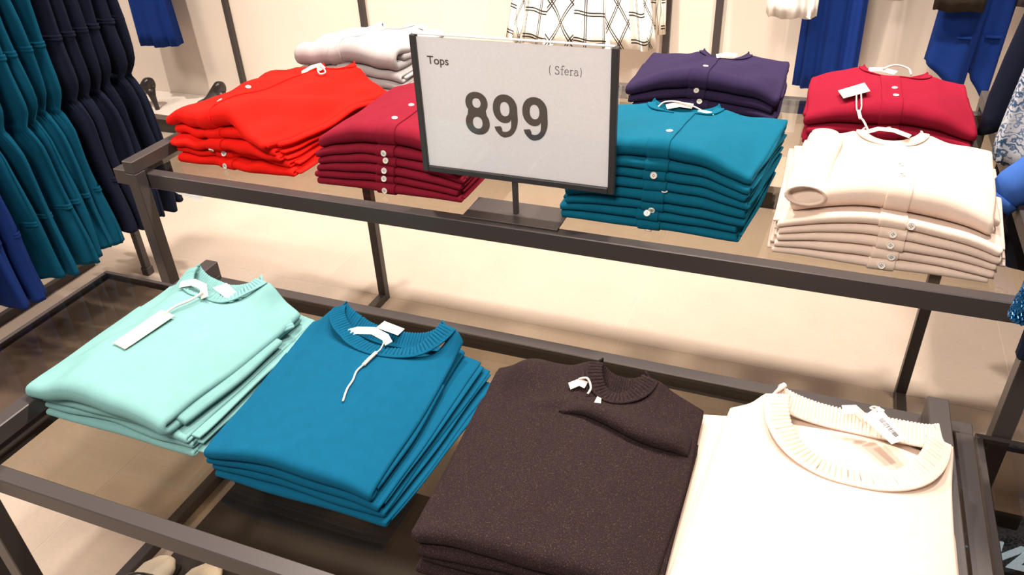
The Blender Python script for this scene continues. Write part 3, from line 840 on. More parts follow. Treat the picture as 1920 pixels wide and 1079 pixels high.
# cream cardigan: tag thrown back on a long cord over the crimson pile
g = creamc
neck_label(g, [on(g, 1.162, 0.375, 0.004), on(g, 1.185, 0.386, 0.010), on(g, 1.21, 0.386, 0.010), on(g, 1.236, 0.374, 0.004)], 0.004)
c = crimson
tq = [c[3](1.124, 0.553, 0.012), c[3](1.170, 0.580, 0.012), c[3](1.160, 0.640, 0.010), c[3](1.113, 0.610, 0.010)]
o = card(g[0], g[1], 'swing_tag', tq, 0.0009, M['tag']); o['label'] = 'cream price tag thrown back on its cord'
cord(g[0], g[1], 'tag_cord', [c[3](1.146, 0.566, 0.014), Vector((1.150, 0.530, 0.895)), Vector((1.152, 0.492, 0.902))], 0.0014)
cord(g[0], g[1], 'tag_cord', [c[3](1.154, 0.570, 0.014), Vector((1.158, 0.530, 0.898)), Vector((1.154, 0.492, 0.902))], 0.0014)
cord(g[0], g[1], 'cord_stopper', [Vector((1.153, 0.494, 0.902)), Vector((1.156, 0.450, 0.905))], 0.0034)
cord(g[0], g[1], 'tag_cord', [Vector((1.156, 0.452, 0.905)), Vector((1.160, 0.410, 0.915)), on(g, 1.170, 0.378, 0.006)], 0.0018)
g = creamc
mbs = MB(); nS = 18; path = []
for q in range(15):
    f = q / 14.0
    path.append((1.100 - 0.010 * f + 0.006 * math.sin(5 * f), 0.355 - 0.262 * f, 0.0225 + 0.006 * f + 0.002 * math.sin(9 * f), 0.0085 + 0.0075 * f))
Vs = []; Fs = []
for q, (px, py, aa, bb) in enumerate(path):
    zt = on(g, px, max(py, 0.125), 0.0)[2] if py > 0.115 else on(g, px, 0.125, 0.0)[2] - 0.010 * (0.115 - py) / 0.02
    for kq in range(nS):
        th = 2 * PI * kq / nS
        Vs.append((px + aa * math.cos(th), py, zt + bb * 0.55 + bb * math.sin(th)))
for sc_, dy in ((1.05, -0.004), (0.86, -0.003), (0.78, 0.012)):
    for kq in range(nS):
        th = 2 * PI * kq / nS
        Vs.append((path[-1][0] + path[-1][2] * sc_ * math.cos(th), path[-1][1] + dy, zt + path[-1][3] * 0.55 + path[-1][3] * sc_ * math.sin(th)))
for q in range(len(path) + 2):
    for kq in range(nS):
        k2 = (kq + 1) % nS
        Fs.append((q * nS + kq, (q + 1) * nS + kq, (q + 1) * nS + k2, q * nS + k2))
Fs.append(tuple(range(nS))); Fs.append(tuple((len(path) + 2) * nS + kq for kq in range(nS - 1, -1, -1)))
o = obj('sleeve', Vs, Fs, M['cream'], g[0], True, g[1]); o['label'] = 'cream sleeve folded forward over the front'
# crimson
g = crimson
neck_label(g, [on(g, 1.170, 0.782, 0.006), on(g, 1.195, 0.776, 0.012), on(g, 1.222, 0.758, 0.008)], 0.006)
cord(g[0], g[1], 'tag_cord', [on(g, 1.196, 0.770, 0.014), on(g, 1.220, 0.786, 0.022), on(g, 1.246, 0.784, 0.016), on(g, 1.252, 0.760, 0.008)], 0.002)
# navy
g = navy
neck_label(g, [on(g, 0.846, 0.782, 0.004), on(g, 0.866, 0.788, 0.009), on(g, 0.89, 0.784, 0.006)], 0.006)
# pale grey
g = grey
neck_label(g, [on(g, 0.076, 0.782, 0.006), on(g, 0.09, 0.788, 0.010), on(g, 0.108, 0.782, 0.006)], 0.006, 'cord')

# ------------------------------------------------------------------ price sign
SX0, SX1, SZ0, SZ1, SY = 0.449, 0.794, 0.876, 1.114, 0.080
sg_o = (0.62, 0.08, GU)
sg = thing('price_sign', 'black framed price sign on a metal foot, reading Tops 899', 'sign', sg_o)
MB().box(0.532, 0.708, 0.042, 0.120, GU + 0.0005, GU + 0.003, 0.0006).build('base_plate', M['metal'], sg, False, sg_o)
MB().box(0.6155, 0.6245, 0.076, 0.084, GU + 0.003, SZ0 + 0.002, 0.0006).build('post', M['metal'], sg, False, sg_o)
fw_ = 0.0105
MB().box(SX0, SX0 + fw_, SY - 0.006, SY + 0.006, SZ0, SZ1, 0.0012).build('frame_side', M['black_plastic'], sg, False, sg_o)
MB().box(SX1 - fw_, SX1, SY - 0.006, SY + 0.006, SZ0, SZ1, 0.0012).build('frame_side', M['black_plastic'], sg, False, sg_o)
MB().box(SX0 + fw_, SX1 - fw_, SY - 0.006, SY + 0.006, SZ0, SZ0 + fw_, 0.0012).build('frame_bottom', M['black_plastic'], sg, False, sg_o)
PY = SY - 0.0005
paper = MB().box(SX0 + fw_ * 0.6, SX1 - fw_ * 0.6, PY, PY + 0.0015, SZ0 + fw_ * 0.6, SZ1 - 0.004).build('paper', M['paper'], sg, False, sg_o)
MB().box(SX0 + fw_ * 0.6, SX1 - fw_ * 0.6, PY - 0.0035, PY - 0.0018, SZ0 + fw_ * 0.6, SZ1 + 0.001).build('acrylic_sleeve', M['acrylic'], sg, False, sg_o)
MB().box(SX0 + fw_ * 0.6, SX1 - fw_ * 0.6, PY - 0.0035, PY + 0.0035, SZ1 + 0.0005, SZ1 + 0.0022).build('sleeve_rim', plain('acrylic_rim', (0.9, 0.9, 0.92, 1), 0.15), sg, False, sg_o)

def strokes(name, polys, mat, parent, org, x0, z0, sx, sz, y, shear=0.0):
    """glyph outlines: each poly is (outer, [holes]) in a 0..1 box; filled flat print"""
    bm = bmesh.new()
    for outer, holes in polys:
        edges = []
        for ring in [outer] + holes:
            vs = [bm.verts.new((x0 + (px + shear * pz) * sx, y, z0 + pz * sz)) for px, pz in ring]
            edges += [bm.edges.new((vs[i], vs[(i + 1) % len(vs)])) for i in range(len(vs))]
        bmesh.ops.triangle_fill(bm, use_beauty=True, use_dissolve=False, edges=edges, normal=(0, -1, 0))
    bm.verts.index_update()
    V = [v.co[:] for v in bm.verts]; F = [[v.index for v in f.verts] for f in bm.faces]
    bm.free()
    return obj(name, V, F, mat, parent, False, org)

def ell(cx, cz, rx, rz, a0=0, a1=360, n=40, pw=2.0):
    out = []
    for k in range(n + (0 if abs(a1 - a0) >= 360 else 1)):
        a = math.radians(a0 + (a1 - a0) * k / n)
        c, s = math.cos(a), math.sin(a)
        out.append((cx + rx * math.copysign(abs(c) ** (2 / pw), c), cz + rz * math.copysign(abs(s) ** (2 / pw), s)))
    return out
# digit 8: outer waist outline, two counters
def eight():
    up = ell(0.5, 0.745, 0.445, 0.255, -38, 218, 40, 2.1)
    lo = ell(0.5, 0.285, 0.485, 0.285, 142, 398, 40, 2.1)
    return [(up + lo, [ell(0.5, 0.745, 0.165, 0.110, 0, 360, 28, 2.2), ell(0.5, 0.285, 0.195, 0.140, 0, 360, 28, 2.2)])]
def nine():
    # outline anticlockwise: right side and top bowl, lower-left bowl back to stem, then tail
    out = [(0.955, 0.50)]
    out += ell(0.485, 0.665, 0.47, 0.335, 8, 180, 34, 2.1)[0:]
    out += ell(0.44, 0.655, 0.425, 0.315, 183, 300, 22, 2.0)
    out += [(0.70, 0.44), (0.70, 0.36)]
    out += ell(0.44, 0.30, 0.255, 0.165, 0, -112, 16, 2.0)
    out += [(0.33, 0.215), (0.275, 0.26), (0.04, 0.235), (0.09, 0.145)]
    out += ell(0.42, 0.30, 0.36, 0.30, 228, 290, 10, 2.0)
    out += ell(0.43, 0.47, 0.53, 0.47, 290, 364, 18, 2.0)
    return [(out, [ell(0.475, 0.665, 0.180, 0.165, 0, 360, 28, 2.2)])]
zy = PY - 0.0004
pxw = (SX1 - SX0)
def sx_(px): return SX0 + (px - 787) / (1157 - 787) * (SX1 - SX0)
strokes('digit_eight', eight(), M['ink'], sg, sg_o, 0.536, 0.9535, 0.0445, 0.0735, zy)
strokes('digit_nine', nine(), M['ink'], sg, sg_o, 0.5862, 0.9535, 0.0455, 0.0735, zy)
strokes('digit_nine', nine(), M['ink'], sg, sg_o, 0.6375, 0.9535, 0.0455, 0.0735, zy)

def text_mesh(name, body, size, loc, mat, parent, org, offset=0.0, rot=(PI / 2, 0, 0), shear=0.0, extrude=0.0, space=1.0):
    cu = bpy.data.curves.new(name, 'FONT'); cu.body = body; cu.size = size; cu.offset = offset; cu.shear = shear; cu.extrude = extrude
    cu.space_character = space
    to = bpy.data.objects.new(name, cu); COL.objects.link(to)
    dg = bpy.context.evaluated_depsgraph_get(); dg.update()
    me = bpy.data.meshes.new_from_object(to.evaluated_get(dg))
    bpy.data.objects.remove(to); bpy.data.curves.remove(cu)
    me.transform(Matrix.Translation(Vector(loc) - Vector(org)) @ Euler(rot).to_matrix().to_4x4())
    me.materials.clear(); me.materials.append(mat); me.name = name
    o = bpy.data.objects.new(name, me); COL.objects.link(o); o.parent = parent
    return o
text_mesh('lettering_tops', 'Tops', 0.0190, (0.4755, zy, 1.0672), M['ink'], sg, sg_o, 0.0002)
# thin serif shop name in brackets, drawn as pen strokes
def pen(polys, x0, z0, sc):
    mb = MB()
    for pts, r0, r1 in polys:
        n = len(pts)
        for i in range(n - 1):
            a = Vector((x0 + pts[i][0] * sc, zy, z0 + pts[i][1] * sc)); b = Vector((x0 + pts[i + 1][0] * sc, zy, z0 + pts[i + 1][1] * sc))
            d = (b - a).normalized(); nrm = Vector((-d.z, 0, d.x))
            ra = (r0 + (r1 - r0) * i / max(n - 1, 1)) * sc; rb_ = (r0 + (r1 - r0) * (i + 1) / max(n - 1, 1)) * sc
            mb.add([a - nrm * ra - d * ra * 0.6, b - nrm * rb_ + d * rb_ * 0.6, b + nrm * rb_ + d * rb_ * 0.6, a + nrm * ra - d * ra * 0.6], [(0, 1, 2, 3)])
    return mb
def arcp(cx, cz, rx, rz, a0, a1, n=10): return [(cx + rx * math.cos(math.radians(a0 + (a1 - a0) * k / n)), cz + rz * math.sin(math.radians(a0 + (a1 - a0) * k / n))) for k in range(n + 1)]
P = []
P.append((arcp(0.40, 0.42, 0.34, 0.72, 130, 230), 0.035, 0.035))                                # (
S0 = 0.75
P.append((arcp(S0 + 0.26, 0.74, 0.20, 0.20, 20, 260, 12) + arcp(S0 + 0.26, 0.26, 0.23, 0.25, 90, -150, 12), 0.04, 0.04))
P.append(([(S0 + 0.45, 0.94), (S0 + 0.45, 0.78)], 0.025, 0.025)); P.append(([(S0 + 0.04, 0.20), (S0 + 0.04, 0.02)], 0.025, 0.025))
F0 = 1.40
P.append((arcp(F0 + 0.36, 0.85, 0.16, 0.18, 40, 180, 8) + [(F0 + 0.20, 0.02)], 0.04, 0.04)); P.append(([(F0 + 0.04, 0.62), (F0 + 0.40, 0.62)], 0.025, 0.025)); P.append(([(F0 + 0.08, 0.02), (F0 + 0.34, 0.02)], 0.025, 0.025))
E0 = 1.90
P.append(([(E0 + 0.03, 0.36), (E0 + 0.50, 0.36)] + arcp(E0 + 0.27, 0.33, 0.23, 0.31, 10, 320, 16), 0.035, 0.035))
R0 = 2.52
P.append(([(R0 + 0.14, 0.62), (R0 + 0.14, 0.02)], 0.04, 0.04)); P.append((arcp(R0 + 0.34, 0.42, 0.20, 0.20, 170, 60, 6), 0.035, 0.035)); P.append(([(R0 + 0.02, 0.02), (R0 + 0.28, 0.02)], 0.025, 0.025)); P.append(([(R0 + 0.02, 0.61), (R0 + 0.16, 0.62)], 0.025, 0.025))
A0 = 3.05
P.append((arcp(A0 + 0.26, 0.46, 0.18, 0.17, 160, 0, 8) + [(A0 + 0.44, 0.12), (A0 + 0.54, 0.03)], 0.04, 0.035)); P.append((arcp(A0 + 0.25, 0.19, 0.21, 0.19, 70, 380, 12), 0.035, 0.035))
P.append((arcp(3.60, 0.42, 0.34, 0.72, 50, -50), 0.035, 0.035))                                  # )
pen(P, 0.6845, 1.0665, 0.0132).build('lettering_shop_name', M['ink_light'], sg, False, sg_o)

# ------------------------------------------------------------------ hanging clothes
def loft(levels, n, mat, name, parent, org, prof, uvfun=None, close=True):
    """levels: (z, xc, yc, a, b); prof(theta, k, a, b) -> (x, y) offsets; closed tube"""
    V = []; F = []
    for k, (z, xc, yc, a, b) in enumerate(levels):
        for i in range(n):
            th = 2 * PI * i / n
            ox, oy, oz = prof(th, k, a, b)
            V.append((xc + ox, yc + oy, z + oz))
    L = len(levels)
    for k in range(L - 1):
        for i in range(n):
            j = (i + 1) % n
            F.append((k * n + i, (k + 1) * n + i, (k + 1) * n + j, k * n + j))
    if close:
        V.append(tuple(np.mean(np.array(V[:n]), 0))); V.append(tuple(np.mean(np.array(V[(L - 1) * n:L * n]), 0) + np.array((0, 0, 0.02))))
        for i in range(n):
            j = (i + 1) % n
            F.append((i, j, L * n)); F.append(((L - 1) * n + j, (L - 1) * n + i, L * n + 1))
    o = obj(name, V, F, mat, parent, True, org)
    if uvfun:
        uvl = o.data.uv_layers.new(name='cloth')
        for poly in o.data.polygons:
            for li, vi in zip(poly.loop_indices, poly.vertices):
                k, i = divmod(vi, n)
                ii = i
                if k < L:
                    cyc = [v % n for v in poly.vertices if v < L * n]
                    if i == 0 and max(cyc) > n / 2: ii = n
                    pi_ = min([c if not (c == 0 and max(cyc) > n / 2) else n for c in cyc])
                    uvl.data[li].uv = uvfun(ii, k, pi_)
                else: uvl.data[li].uv = (0.02, 0.02)
    return o

def sup(th, a, b, e=2.6):
    c, s = math.cos(th), math.sin(th)
    return a * math.copysign(abs(c) ** (2 / e), c), b * math.copysign(abs(s) ** (2 / e), s)

XF = -0.90      # front (right-hand) edge of the dresses on the rail
def hung_dress(y, mat, label, group, seed, hem=0.285, waist=0.720, thick=0.026, xf=XF, flare=1.0, zipper=False):
    r = random.Random(seed)
    y0 = y
    xf = xf + r.uniform(-0.010, 0.008); waist = waist + r.uniform(-0.016, 0.012); thick = thick * r.uniform(0.74, 0.96); hem = hem + r.uniform(-0.008, 0.008)
    org = (xf - 0.2, y, hem)
    root = thing('hanging_dress', label, 'dress', org, group)
    lv = []
    zs = [1.585, 1.55, 1.50, 1.42, 1.34, 1.26, 1.18, 1.10, 1.03, 0.97, 0.90, 0.85, 0.81, 0.775, 0.752, waist, waist - 0.014, waist - 0.032, 0.655, 0.62, 0.57, 0.52, 0.47, 0.42, 0.37, 0.33, hem + 0.012, hem]
    ph = [r.uniform(0, 6.28) for _ in range(6)]
    lean = r.uniform(-0.012, 0.012)
    for z in zs:
        if z > 1.5: a = 0.05 + (1.585 - z) * 1.3; xr = -0.06
        elif z > waist:
            a = 0.19 + 0.012 * math.sin(z * 9 + ph[0]); xr = 0.008 * math.sin((z - waist) * 6 + ph[5] * 0.3) + 0.004 * math.exp(-((z - 0.80) / 0.06) ** 2)
        else:
            f = (waist - z) / (waist - hem); a = 0.165 + 0.045 * f ** 0.8; xr = 0.0
        cw = math.exp(-((z - waist) / 0.035) ** 2)
        b = thick * (1.0 + 0.12 * math.sin(z * 13 + ph[1])) * (1 - 0.26 * cw)
        if z < waist: b = thick * (0.75 + 0.55 * flare * ((waist - z) / (waist - hem)) ** 0.7)
        xfront = xf + xr - 0.026 * cw + (0.030 * ((waist - z) / (waist - hem)) if z < waist else -0.008) + 0.006 * math.sin(z * 17 + ph[2])
        lv.append((z, xfront - a, y0 + lean * (1.5 - z) + 0.004 * math.sin(z * 11 + ph[3]), a, b))
    def prof(th, k, a, b):
        z = zs[k]
        x, yy = sup(th, a, b, 2.3)
        amp = 0.0022 if z > waist else 0.0022 + 0.006 * (waist - z) / (waist - hem)
        g = amp * math.sin(5 * th + ph[4] + 1.5 * math.sin(z * 6 + ph[2])) + amp * 0.35 * math.sin(11 * th + ph[5] + z * 3)
        if abs(z - waist) < 0.03: g += 0.0022 * math.sin(40 * th)
        s = math.sin(th)
        return x + g * math.cos(th) * 0.8, yy + g * (0.4 + 0.6 * abs(s)) * (1 if s >= 0 else -1), 0.0
    loft(lv, 72, mat, 'body', root, org, prof)
    # gathered waistband
    wb_ = [(waist + 0.014, 0), (waist + 0.011, 1), (waist, 1), (waist - 0.011, 1), (waist - 0.014, 0)]
    i0 = zs.index(waist); base = lv[i0]
    loft([(z, base[1], base[2], base[3] + 0.0025 * q, base[4] + 0.0035 * q) for z, q in wb_], 64, mat, 'waistband', root, org,
         lambda th, k, a, b: (sup(th, a, b, 2.3)[0], sup(th, a, b, 2.3)[1] + 0.0012 * math.sin(30 * th), 0), close=False)
    # welt pocket on the edge, and a hem stitch ridge
    for z, ln in ((0.905, 0.7), (0.47, 0.8)):
        kk = min(range(len(zs)), key=lambda i: abs(zs[i] - z)); b0 = lv[kk]
        sz = zs[kk]; lo_, hi_ = lv[min(kk + 1, len(lv) - 1)], lv[kk - 1]
        def at(z):
            f = (z - lo_[0]) / (hi_[0] - lo_[0]); return [lo_[q] + (hi_[q] - lo_[q]) * f for q in range(5)]
        rows = []
        for dz, grow in ((0.0085, 0.001), (0.006, 0.0032), (0.002, 0.0032), (0.0, 0.0016), (-0.002, 0.0032), (-0.006, 0.0032), (-0.0085, 0.001)):
            a5 = at(sz + dz); rows.append((sz + dz, a5[1], a5[2], a5[3] + grow, a5[4] + grow))
        loft(rows, 48, mat, 'seam', root, org, lambda th, k, a, b: (*sup(th, a, b, 2.3), 0), close=False)
    if zipper:
        mb = MB().box(xf - 0.004, xf + 0.006, y0 - 0.028, y0 - 0.023, 0.60, 0.70); mb.build('zip', M['brass'], root, False, org)
    # hanger hook up to the rail
    MB().tube([(xf - 0.20, y, 1.57), (xf - 0.20, y, 1.612), (xf - 0.19, y, 1.632), (xf - 0.18, y, 1.634)], 0.003, 6).build('hanger_hook', M['metal'], root, True, org)
    return root

blues = [(0.030, 'royal blue dress at the left edge of the photo, nearest on the rail'), (0.125, 'royal blue dress, second in the row at the left edge'),
         (0.195, 'royal blue dress hanging right against the dark teal dresses')]
for i, (y, lab) in enumerate(blues):
    hung_dress(y, M['dress_blue'], lab, 'royal blue dresses on the rail', 40 + i, thick=0.034, hem=0.268, zipper=(i == 1))
tl = [0.262, 0.308, 0.350, 0.390, 0.432, 0.480]
names = ['first', 'second', 'third', 'fourth', 'fifth', 'sixth']
for i, y in enumerate(tl):
    hung_dress(y, M['dress_teal'], 'dark teal dress with gathered waist, %s of the teal row from the left' % names[i], 'dark teal dresses on the rail', 60 + i, thick=0.024)
nv = [0.540, 0.590, 0.636, 0.682, 0.728, 0.772]
for i, y in enumerate(nv):
    hung_dress(y, M['dress_navy'], 'dark navy dress with gathered waist, %s of the navy row from the left' % names[i], 'dark navy dresses on the rail', 80 + i, thick=0.025)
ro = (-1.08, 0.3, 0)
rk = thing('clothes_rail', 'dark metal clothes rail carrying the teal and navy dresses', 'clothes rail', ro)
MB().box(-1.094, -1.066, -0.9, 0.72, 1.61, 1.634, 0.002).build('rail', M['metal'], rk, False, ro)
MB().box(-1.092, -1.068, 0.695, 0.719, 0.031, 1.61, 0.002).build('post', M['metal'], rk, False, ro)
MB().box(-1.092, -1.068, -0.9, -0.876, 0.03, 1.61, 0.002).build('post', M['metal'], rk, False, ro)
MB().box(-1.095, -1.065, 0.692, 0.722, 0.001, 0.031, 0.002).build('foot', M['metal'], rk, False, ro)
MB().box(-1.40, -0.86, -0.9, -0.876, 0.001, 0.03, 0.002).build('foot', M['metal'], rk, False, ro)
MB().box(-1.345, -1.320, -0.876, 0.695, 0.001, 0.03, 0.002).build('base_bar', M['metal'], rk, False, ro)

# ---- clothes along the back wall
def hung_piece(name, label, cat, mat, levels, folds, amp, seed, n=120, group=None, uvfun=None, hemdip=0.0, e=2.2):
    r = random.Random(seed)
    org = (levels[-1][1], levels[-1][2], levels[-1][0])
    root = thing(name, label, cat, org, group)
    ph = [r.uniform(0, 6.28) for _ in range(4)]
    zt, zh = levels[0][0], levels[-1][0]
    def prof(th, k, a, b):
        z = levels[k][0]; f = (zt - z) / (zt - zh)
        x, y = sup(th, a, b, e)
        g = amp * (0.25 + 0.75 * f) * (math.sin(folds * th + ph[0] + 0.5 * math.sin(2 * th + ph[1])) + 0.4 * math.sin(2.3 * folds * th + ph[2]))
        s = math.sin(th)
        return x + g * 0.35 * math.cos(th), y + g * (1 if s >= 0 else -1) * (0.15 + 0.85 * abs(s)), hemdip * f * math.sin(folds * th + ph[0])
    loft(levels, n, mat, 'body', root, org, prof, uvfun)
    return root, org
def lev(z0, z1, xc0, xc1, y0, y1, a0, a1, b0, b1, n=14, pw=1.0):
    out = []
    for k in range(n):
        f = k / (n - 1); fp = f ** pw
        out.append((z0 + (z1 - z0) * f, xc0 + (xc1 - xc0) * f, y0 + (y1 - y0) * f, a0 + (a1 - a0) * fp, b0 + (b1 - b0) * fp))
    return out
WRZ = 1.30
# wall rail holding them
wro = (0, 2.0, WRZ)
wr = thing('wall_rail', 'long dark rail on the back wall, above the edge of the photo', 'rail', wro)
MB().tube([(-2.4, 1.97, WRZ), (2.2, 1.97, WRZ)], 0.012, 10).build('bar', M['metal'], wr, True, wro)
for x in (-1.672, -0.908, 0.476, 0.672):
    MB().box(x - 0.008, x + 0.008, 1.97, WALL_Y - 0.02, WRZ - 0.012, WRZ + 0.012).build('bracket', M['metal'], wr, False, wro)

# royal blue skirt, upper left
hung_piece('hanging_skirt', 'royal blue pleated skirt hanging at the upper left, right of the navy dresses', 'skirt', M['royal'],
           lev(1.30, 0.430, -1.985, -1.985, 1.95, 1.95, 0.10, 0.118, 0.03, 0.055), 7, 0.012, 5)
# plaid skirt with bias gores
def plaid_uv(i, k, pi_):
    panel = (pi_ // 15); f = k / 13.0
    s = (i - panel * 15) * (0.0062 + 0.0042 * f); t = f * 0.62
    s = s + panel * 0.031
    if panel % 2 == 0: return (s, t)
    c = math.sqrt(0.5); return ((s + t) * c, (t - s) * c)
hung_piece('hanging_skirt', 'flared cream skirt with a black double line check, above the price sign', 'skirt', M['plaid'],
           lev(1.30, 0.578, 0.175, 0.175, 1.93, 1.93, 0.16, 0.300, 0.03, 0.09, 14, 1.0), 9, 0.020, 9, 240, None, plaid_uv, 0.010)
hung_piece('hanging_skirt', 'second checked skirt showing a dark lined edge right of the flared one', 'skirt', M['plaid'],
           lev(1.30, 0.600, 0.40, 0.425, 2.04, 2.04, 0.06, 0.062, 0.015, 0.03, 14, 1.0), 4, 0.006, 19, 240, None, plaid_uv)
# white blouse hem
hung_piece('hanging_blouse', 'white blouse hem at the top edge, left of the royal blue trousers', 'blouse', M['white_cloth'],
           lev(1.30, 0.735, 0.925, 0.945, 1.86, 1.86, 0.09, 0.078, 0.03, 0.045), 6, 0.014, 12, 120, None, None, 0.006)
hung_piece('hanging_blouse', 'scrap of white garment at the top edge between the blue trousers', 'blouse', M['white_cloth'],
           lev(1.30, 0.787, 1.262, 1.262, 1.92, 1.92, 0.05, 0.026, 0.03, 0.02), 3, 0.004, 13)
# royal blue trousers (left pair) and cropped pair with welt pockets
hung_piece('hanging_dress', 'long royal blue pleated dress hanging behind the crimson cardigans', 'dress', M['royal'],
           lev(1.30, 0.455, 1.072, 1.088, 2.0, 2.0, 0.095, 0.104, 0.03, 0.05), 8, 0.013, 14)
to = (1.49, 1.86, 0.54)
tr = thing('hanging_trousers', 'royal blue trousers hanging with two legs, at the upper right', 'trousers', to)
def leg_prof(seed):
    r = random.Random(seed); p = r.uniform(0, 6)
    def f(th, k, a, b):
        x, y = sup(th, a, b, 2.4); g = 0.004 * math.sin(5 * th + p)
        return x + g * math.cos(th), y + g * math.sin(th), -0.055 * (x / a) * (k / 13.0) ** 3 if k else 0
    return f
loft(lev(0.95, 0.560, 1.470, 1.452, 1.86, 1.86, 0.070, 0.066, 0.045, 0.034), 48, M['royal'], 'trouser_leg', tr, to, leg_prof(1))
loft(lev(0.95, 0.520, 1.568, 1.566, 1.90, 1.90, 0.050, 0.040, 0.045, 0.034), 48, M['royal'], 'trouser_leg', tr, to, leg_prof(2))
loft(lev(1.30, 0.93, 1.50, 1.515, 1.88, 1.88, 0.10, 0.112, 0.03, 0.055), 64, M['royal'], 'waist', tr, to, leg_prof(3))
MB().box(1.462, 1.502, 1.812, 1.822, 0.700, 0.707, 0.001).build('welt_pocket', M['royal'], tr, False, to)
MB().box(1.545, 1.590, 1.852, 1.862, 0.697, 0.704, 0.001).build('welt_pocket', M['royal'], tr, False, to)
# dark brown top over the trousers and black garment beside it
hung_piece('hanging_sweater', 'dark brown top whose hem hangs over the blue trousers', 'top', M['brown_cloth'],
           lev(1.30, 0.793, 1.44, 1.44, 1.79, 1.79, 0.09, 0.072, 0.03, 0.025), 4, 0.005, 15, 96, None, None, 0.004)
hung_piece('hanging_sweater', 'black garment hem at the top right corner of the photo', 'top', M['shoe'],
           lev(1.30, 0.800, 1.72, 1.68, 1.85, 1.85, 0.09, 0.080, 0.03, 0.03), 4, 0.005, 16)

# ---- clothes on the right-hand rail, seen from their edges
rr_o = (1.58, 0.9, 0)
rrk = thing('clothes_rail', 'dark metal clothes rail at the right edge of the photo', 'clothes rail', rr_o)
MB().box(1.57, 1.59, 0.30, 1.5, 1.46, 1.48, 0.002).build('rail', M['metal'], rrk, False, rr_o)
MB().box(1.57, 1.59, 1.48, 1.50, 1.48, 3.099, 0.002).build('drop_rod', M['metal'], rrk, False, rr_o)
MB().box(1.57, 1.59, 0.30, 0.32, 1.48, 3.099, 0.002).build('drop_rod', M['metal'], rrk, False, rr_o)
so = (1.48, 0.56, 0.87)
sr_ = thing('hanging_cardigan', 'dark navy cardigan whose sleeve hangs beside the floral blouse', 'cardigan', so)
rs = random.Random(3)
loft([(z, x, 0.555, a, b) for z, x, a, b in ((1.40, 1.475, 0.034, 0.030), (1.30, 1.452, 0.033, 0.028), (1.20, 1.432, 0.031, 0.026), (1.10, 1.415, 0.029, 0.025), (1.0, 1.402, 0.027, 0.024), (0.93, 1.394, 0.025, 0.022), (0.895, 1.391, 0.023, 0.021), (0.868, 1.389, 0.023, 0.021))],
     40, M['dress_navy'], 'sleeve', sr_, so, lambda th, k, a, b: (*sup(th, a + 0.002 * math.sin(3 * th + k), b, 2.0), 0.012 * math.cos(th) if k == 7 else 0))
loft([(z, 1.58, 0.56, a, 0.028) for z, a in ((1.455, 0.05), (1.42, 0.10), (1.30, 0.13), (1.10, 0.13), (0.95, 0.14))],
     40, M['dress_navy'], 'body', sr_, so, lambda th, k, a, b: (*sup(th, a, b, 2.6), 0))
fo = (1.53, 0.45, 0.86)
fl = thing('hanging_blouse', 'blue and white floral print blouse at the right edge', 'blouse', fo)
loft([(z, 1.56, 0.455, a, b) for z, a, b in ((1.458, 0.05, 0.02), (1.42, 0.10, 0.028), (1.30, 0.145, 0.032), (1.15, 0.160, 0.036), (1.02, 0.170, 0.040), (0.93, 0.177, 0.043), (0.885, 0.180, 0.044), (0.862, 0.180, 0.044))],
     96, M['floral'], 'body', fl, fo, lambda th, k, a, b: (sup(th, a, b, 2.3)[0], sup(th, a, b, 2.3)[1] + 0.006 * math.sin(9 * th) * k / 7, -0.018 * math.sin(2.0 * th) * (k / 7) ** 3))
jo = (1.44, 0.30, 0.86)
jk = thing('draped_jacket', 'bright blue jacket sleeve lying over the right top bar of the table', 'jacket', jo)
MB().tube([(1.376, 0.285, 0.850), (1.392, 0.290, 0.872), (1.42, 0.298, 0.895), (1.46, 0.305, 0.915), (1.52, 0.31, 0.93), (1.62, 0.31, 0.93)], [0.026, 0.031, 0.036, 0.040, 0.045, 0.05], 18).build('sleeve', M['jacket'], jk, True, jo)
MB().tube([(1.370, 0.282, 0.842), (1.379, 0.286, 0.855)], [0.0285, 0.0295], 18).build('cuff', M['jacket'], jk, True, jo)
def side_piece(name, label, cat, mat, y, xl, z_hem, depth, thick, seed, folds=6, slope=0.0):
    lv = lev(1.46, z_hem, xl + 0.12 + slope, xl + depth, y, y, 0.10, depth, 0.02, thick, 14, 0.5)
    return hung_piece(name, label, cat, mat, lv, folds, 0.006, seed, 96, None, None, 0.0, 2.4)
for i, y in enumerate((0.98, 0.86, 0.74)):
    side_piece('hanging_skirt', ['dark navy skirt on the right rail, furthest from the viewer', 'dark navy skirt in the middle of the three on the right rail', 'dark navy skirt on the right rail, nearest the floral blouse'][i],
               'skirt', M['dress_navy'], y, 1.505, 0.50, 0.15, 0.036, 34 + i)
# beaded garment at the frame's right edge
bo_ = (1.46, -0.06, 0.80)
bd = thing('beaded_garment', 'blue beaded garment cut by the right edge of the photo', 'top', bo_)
loft(lev(1.25, 0.845, 1.445, 1.450, -0.06, -0.06, 0.05, 0.095, 0.02, 0.03), 40, M['dress_blue'], 'body', bd, bo_, lambda th, k, a, b: (*sup(th, a, b, 2.3), 0))
mb = MB(); rb = random.Random(2)
for kz in range(34):
    for kt in range(37):
        z = 1.02 - kz * 0.0052; th = PI * 0.62 + kt * PI * 0.036 + (kz % 2) * 0.05
        f = (1.25 - z) / 0.405; a = 0.05 + 0.045 * f; b = 0.02 + 0.01 * f
        x, y = sup(th, a, b, 2.3)
        mb.disc((1.4475 + x * 1.02, -0.06 + y * 1.05, z), (math.cos(th) + rb.uniform(-.4, .4), math.sin(th) + rb.uniform(-.4, .4), rb.uniform(-0.3, 0.5)), 0.0034, 0.0016, 6)
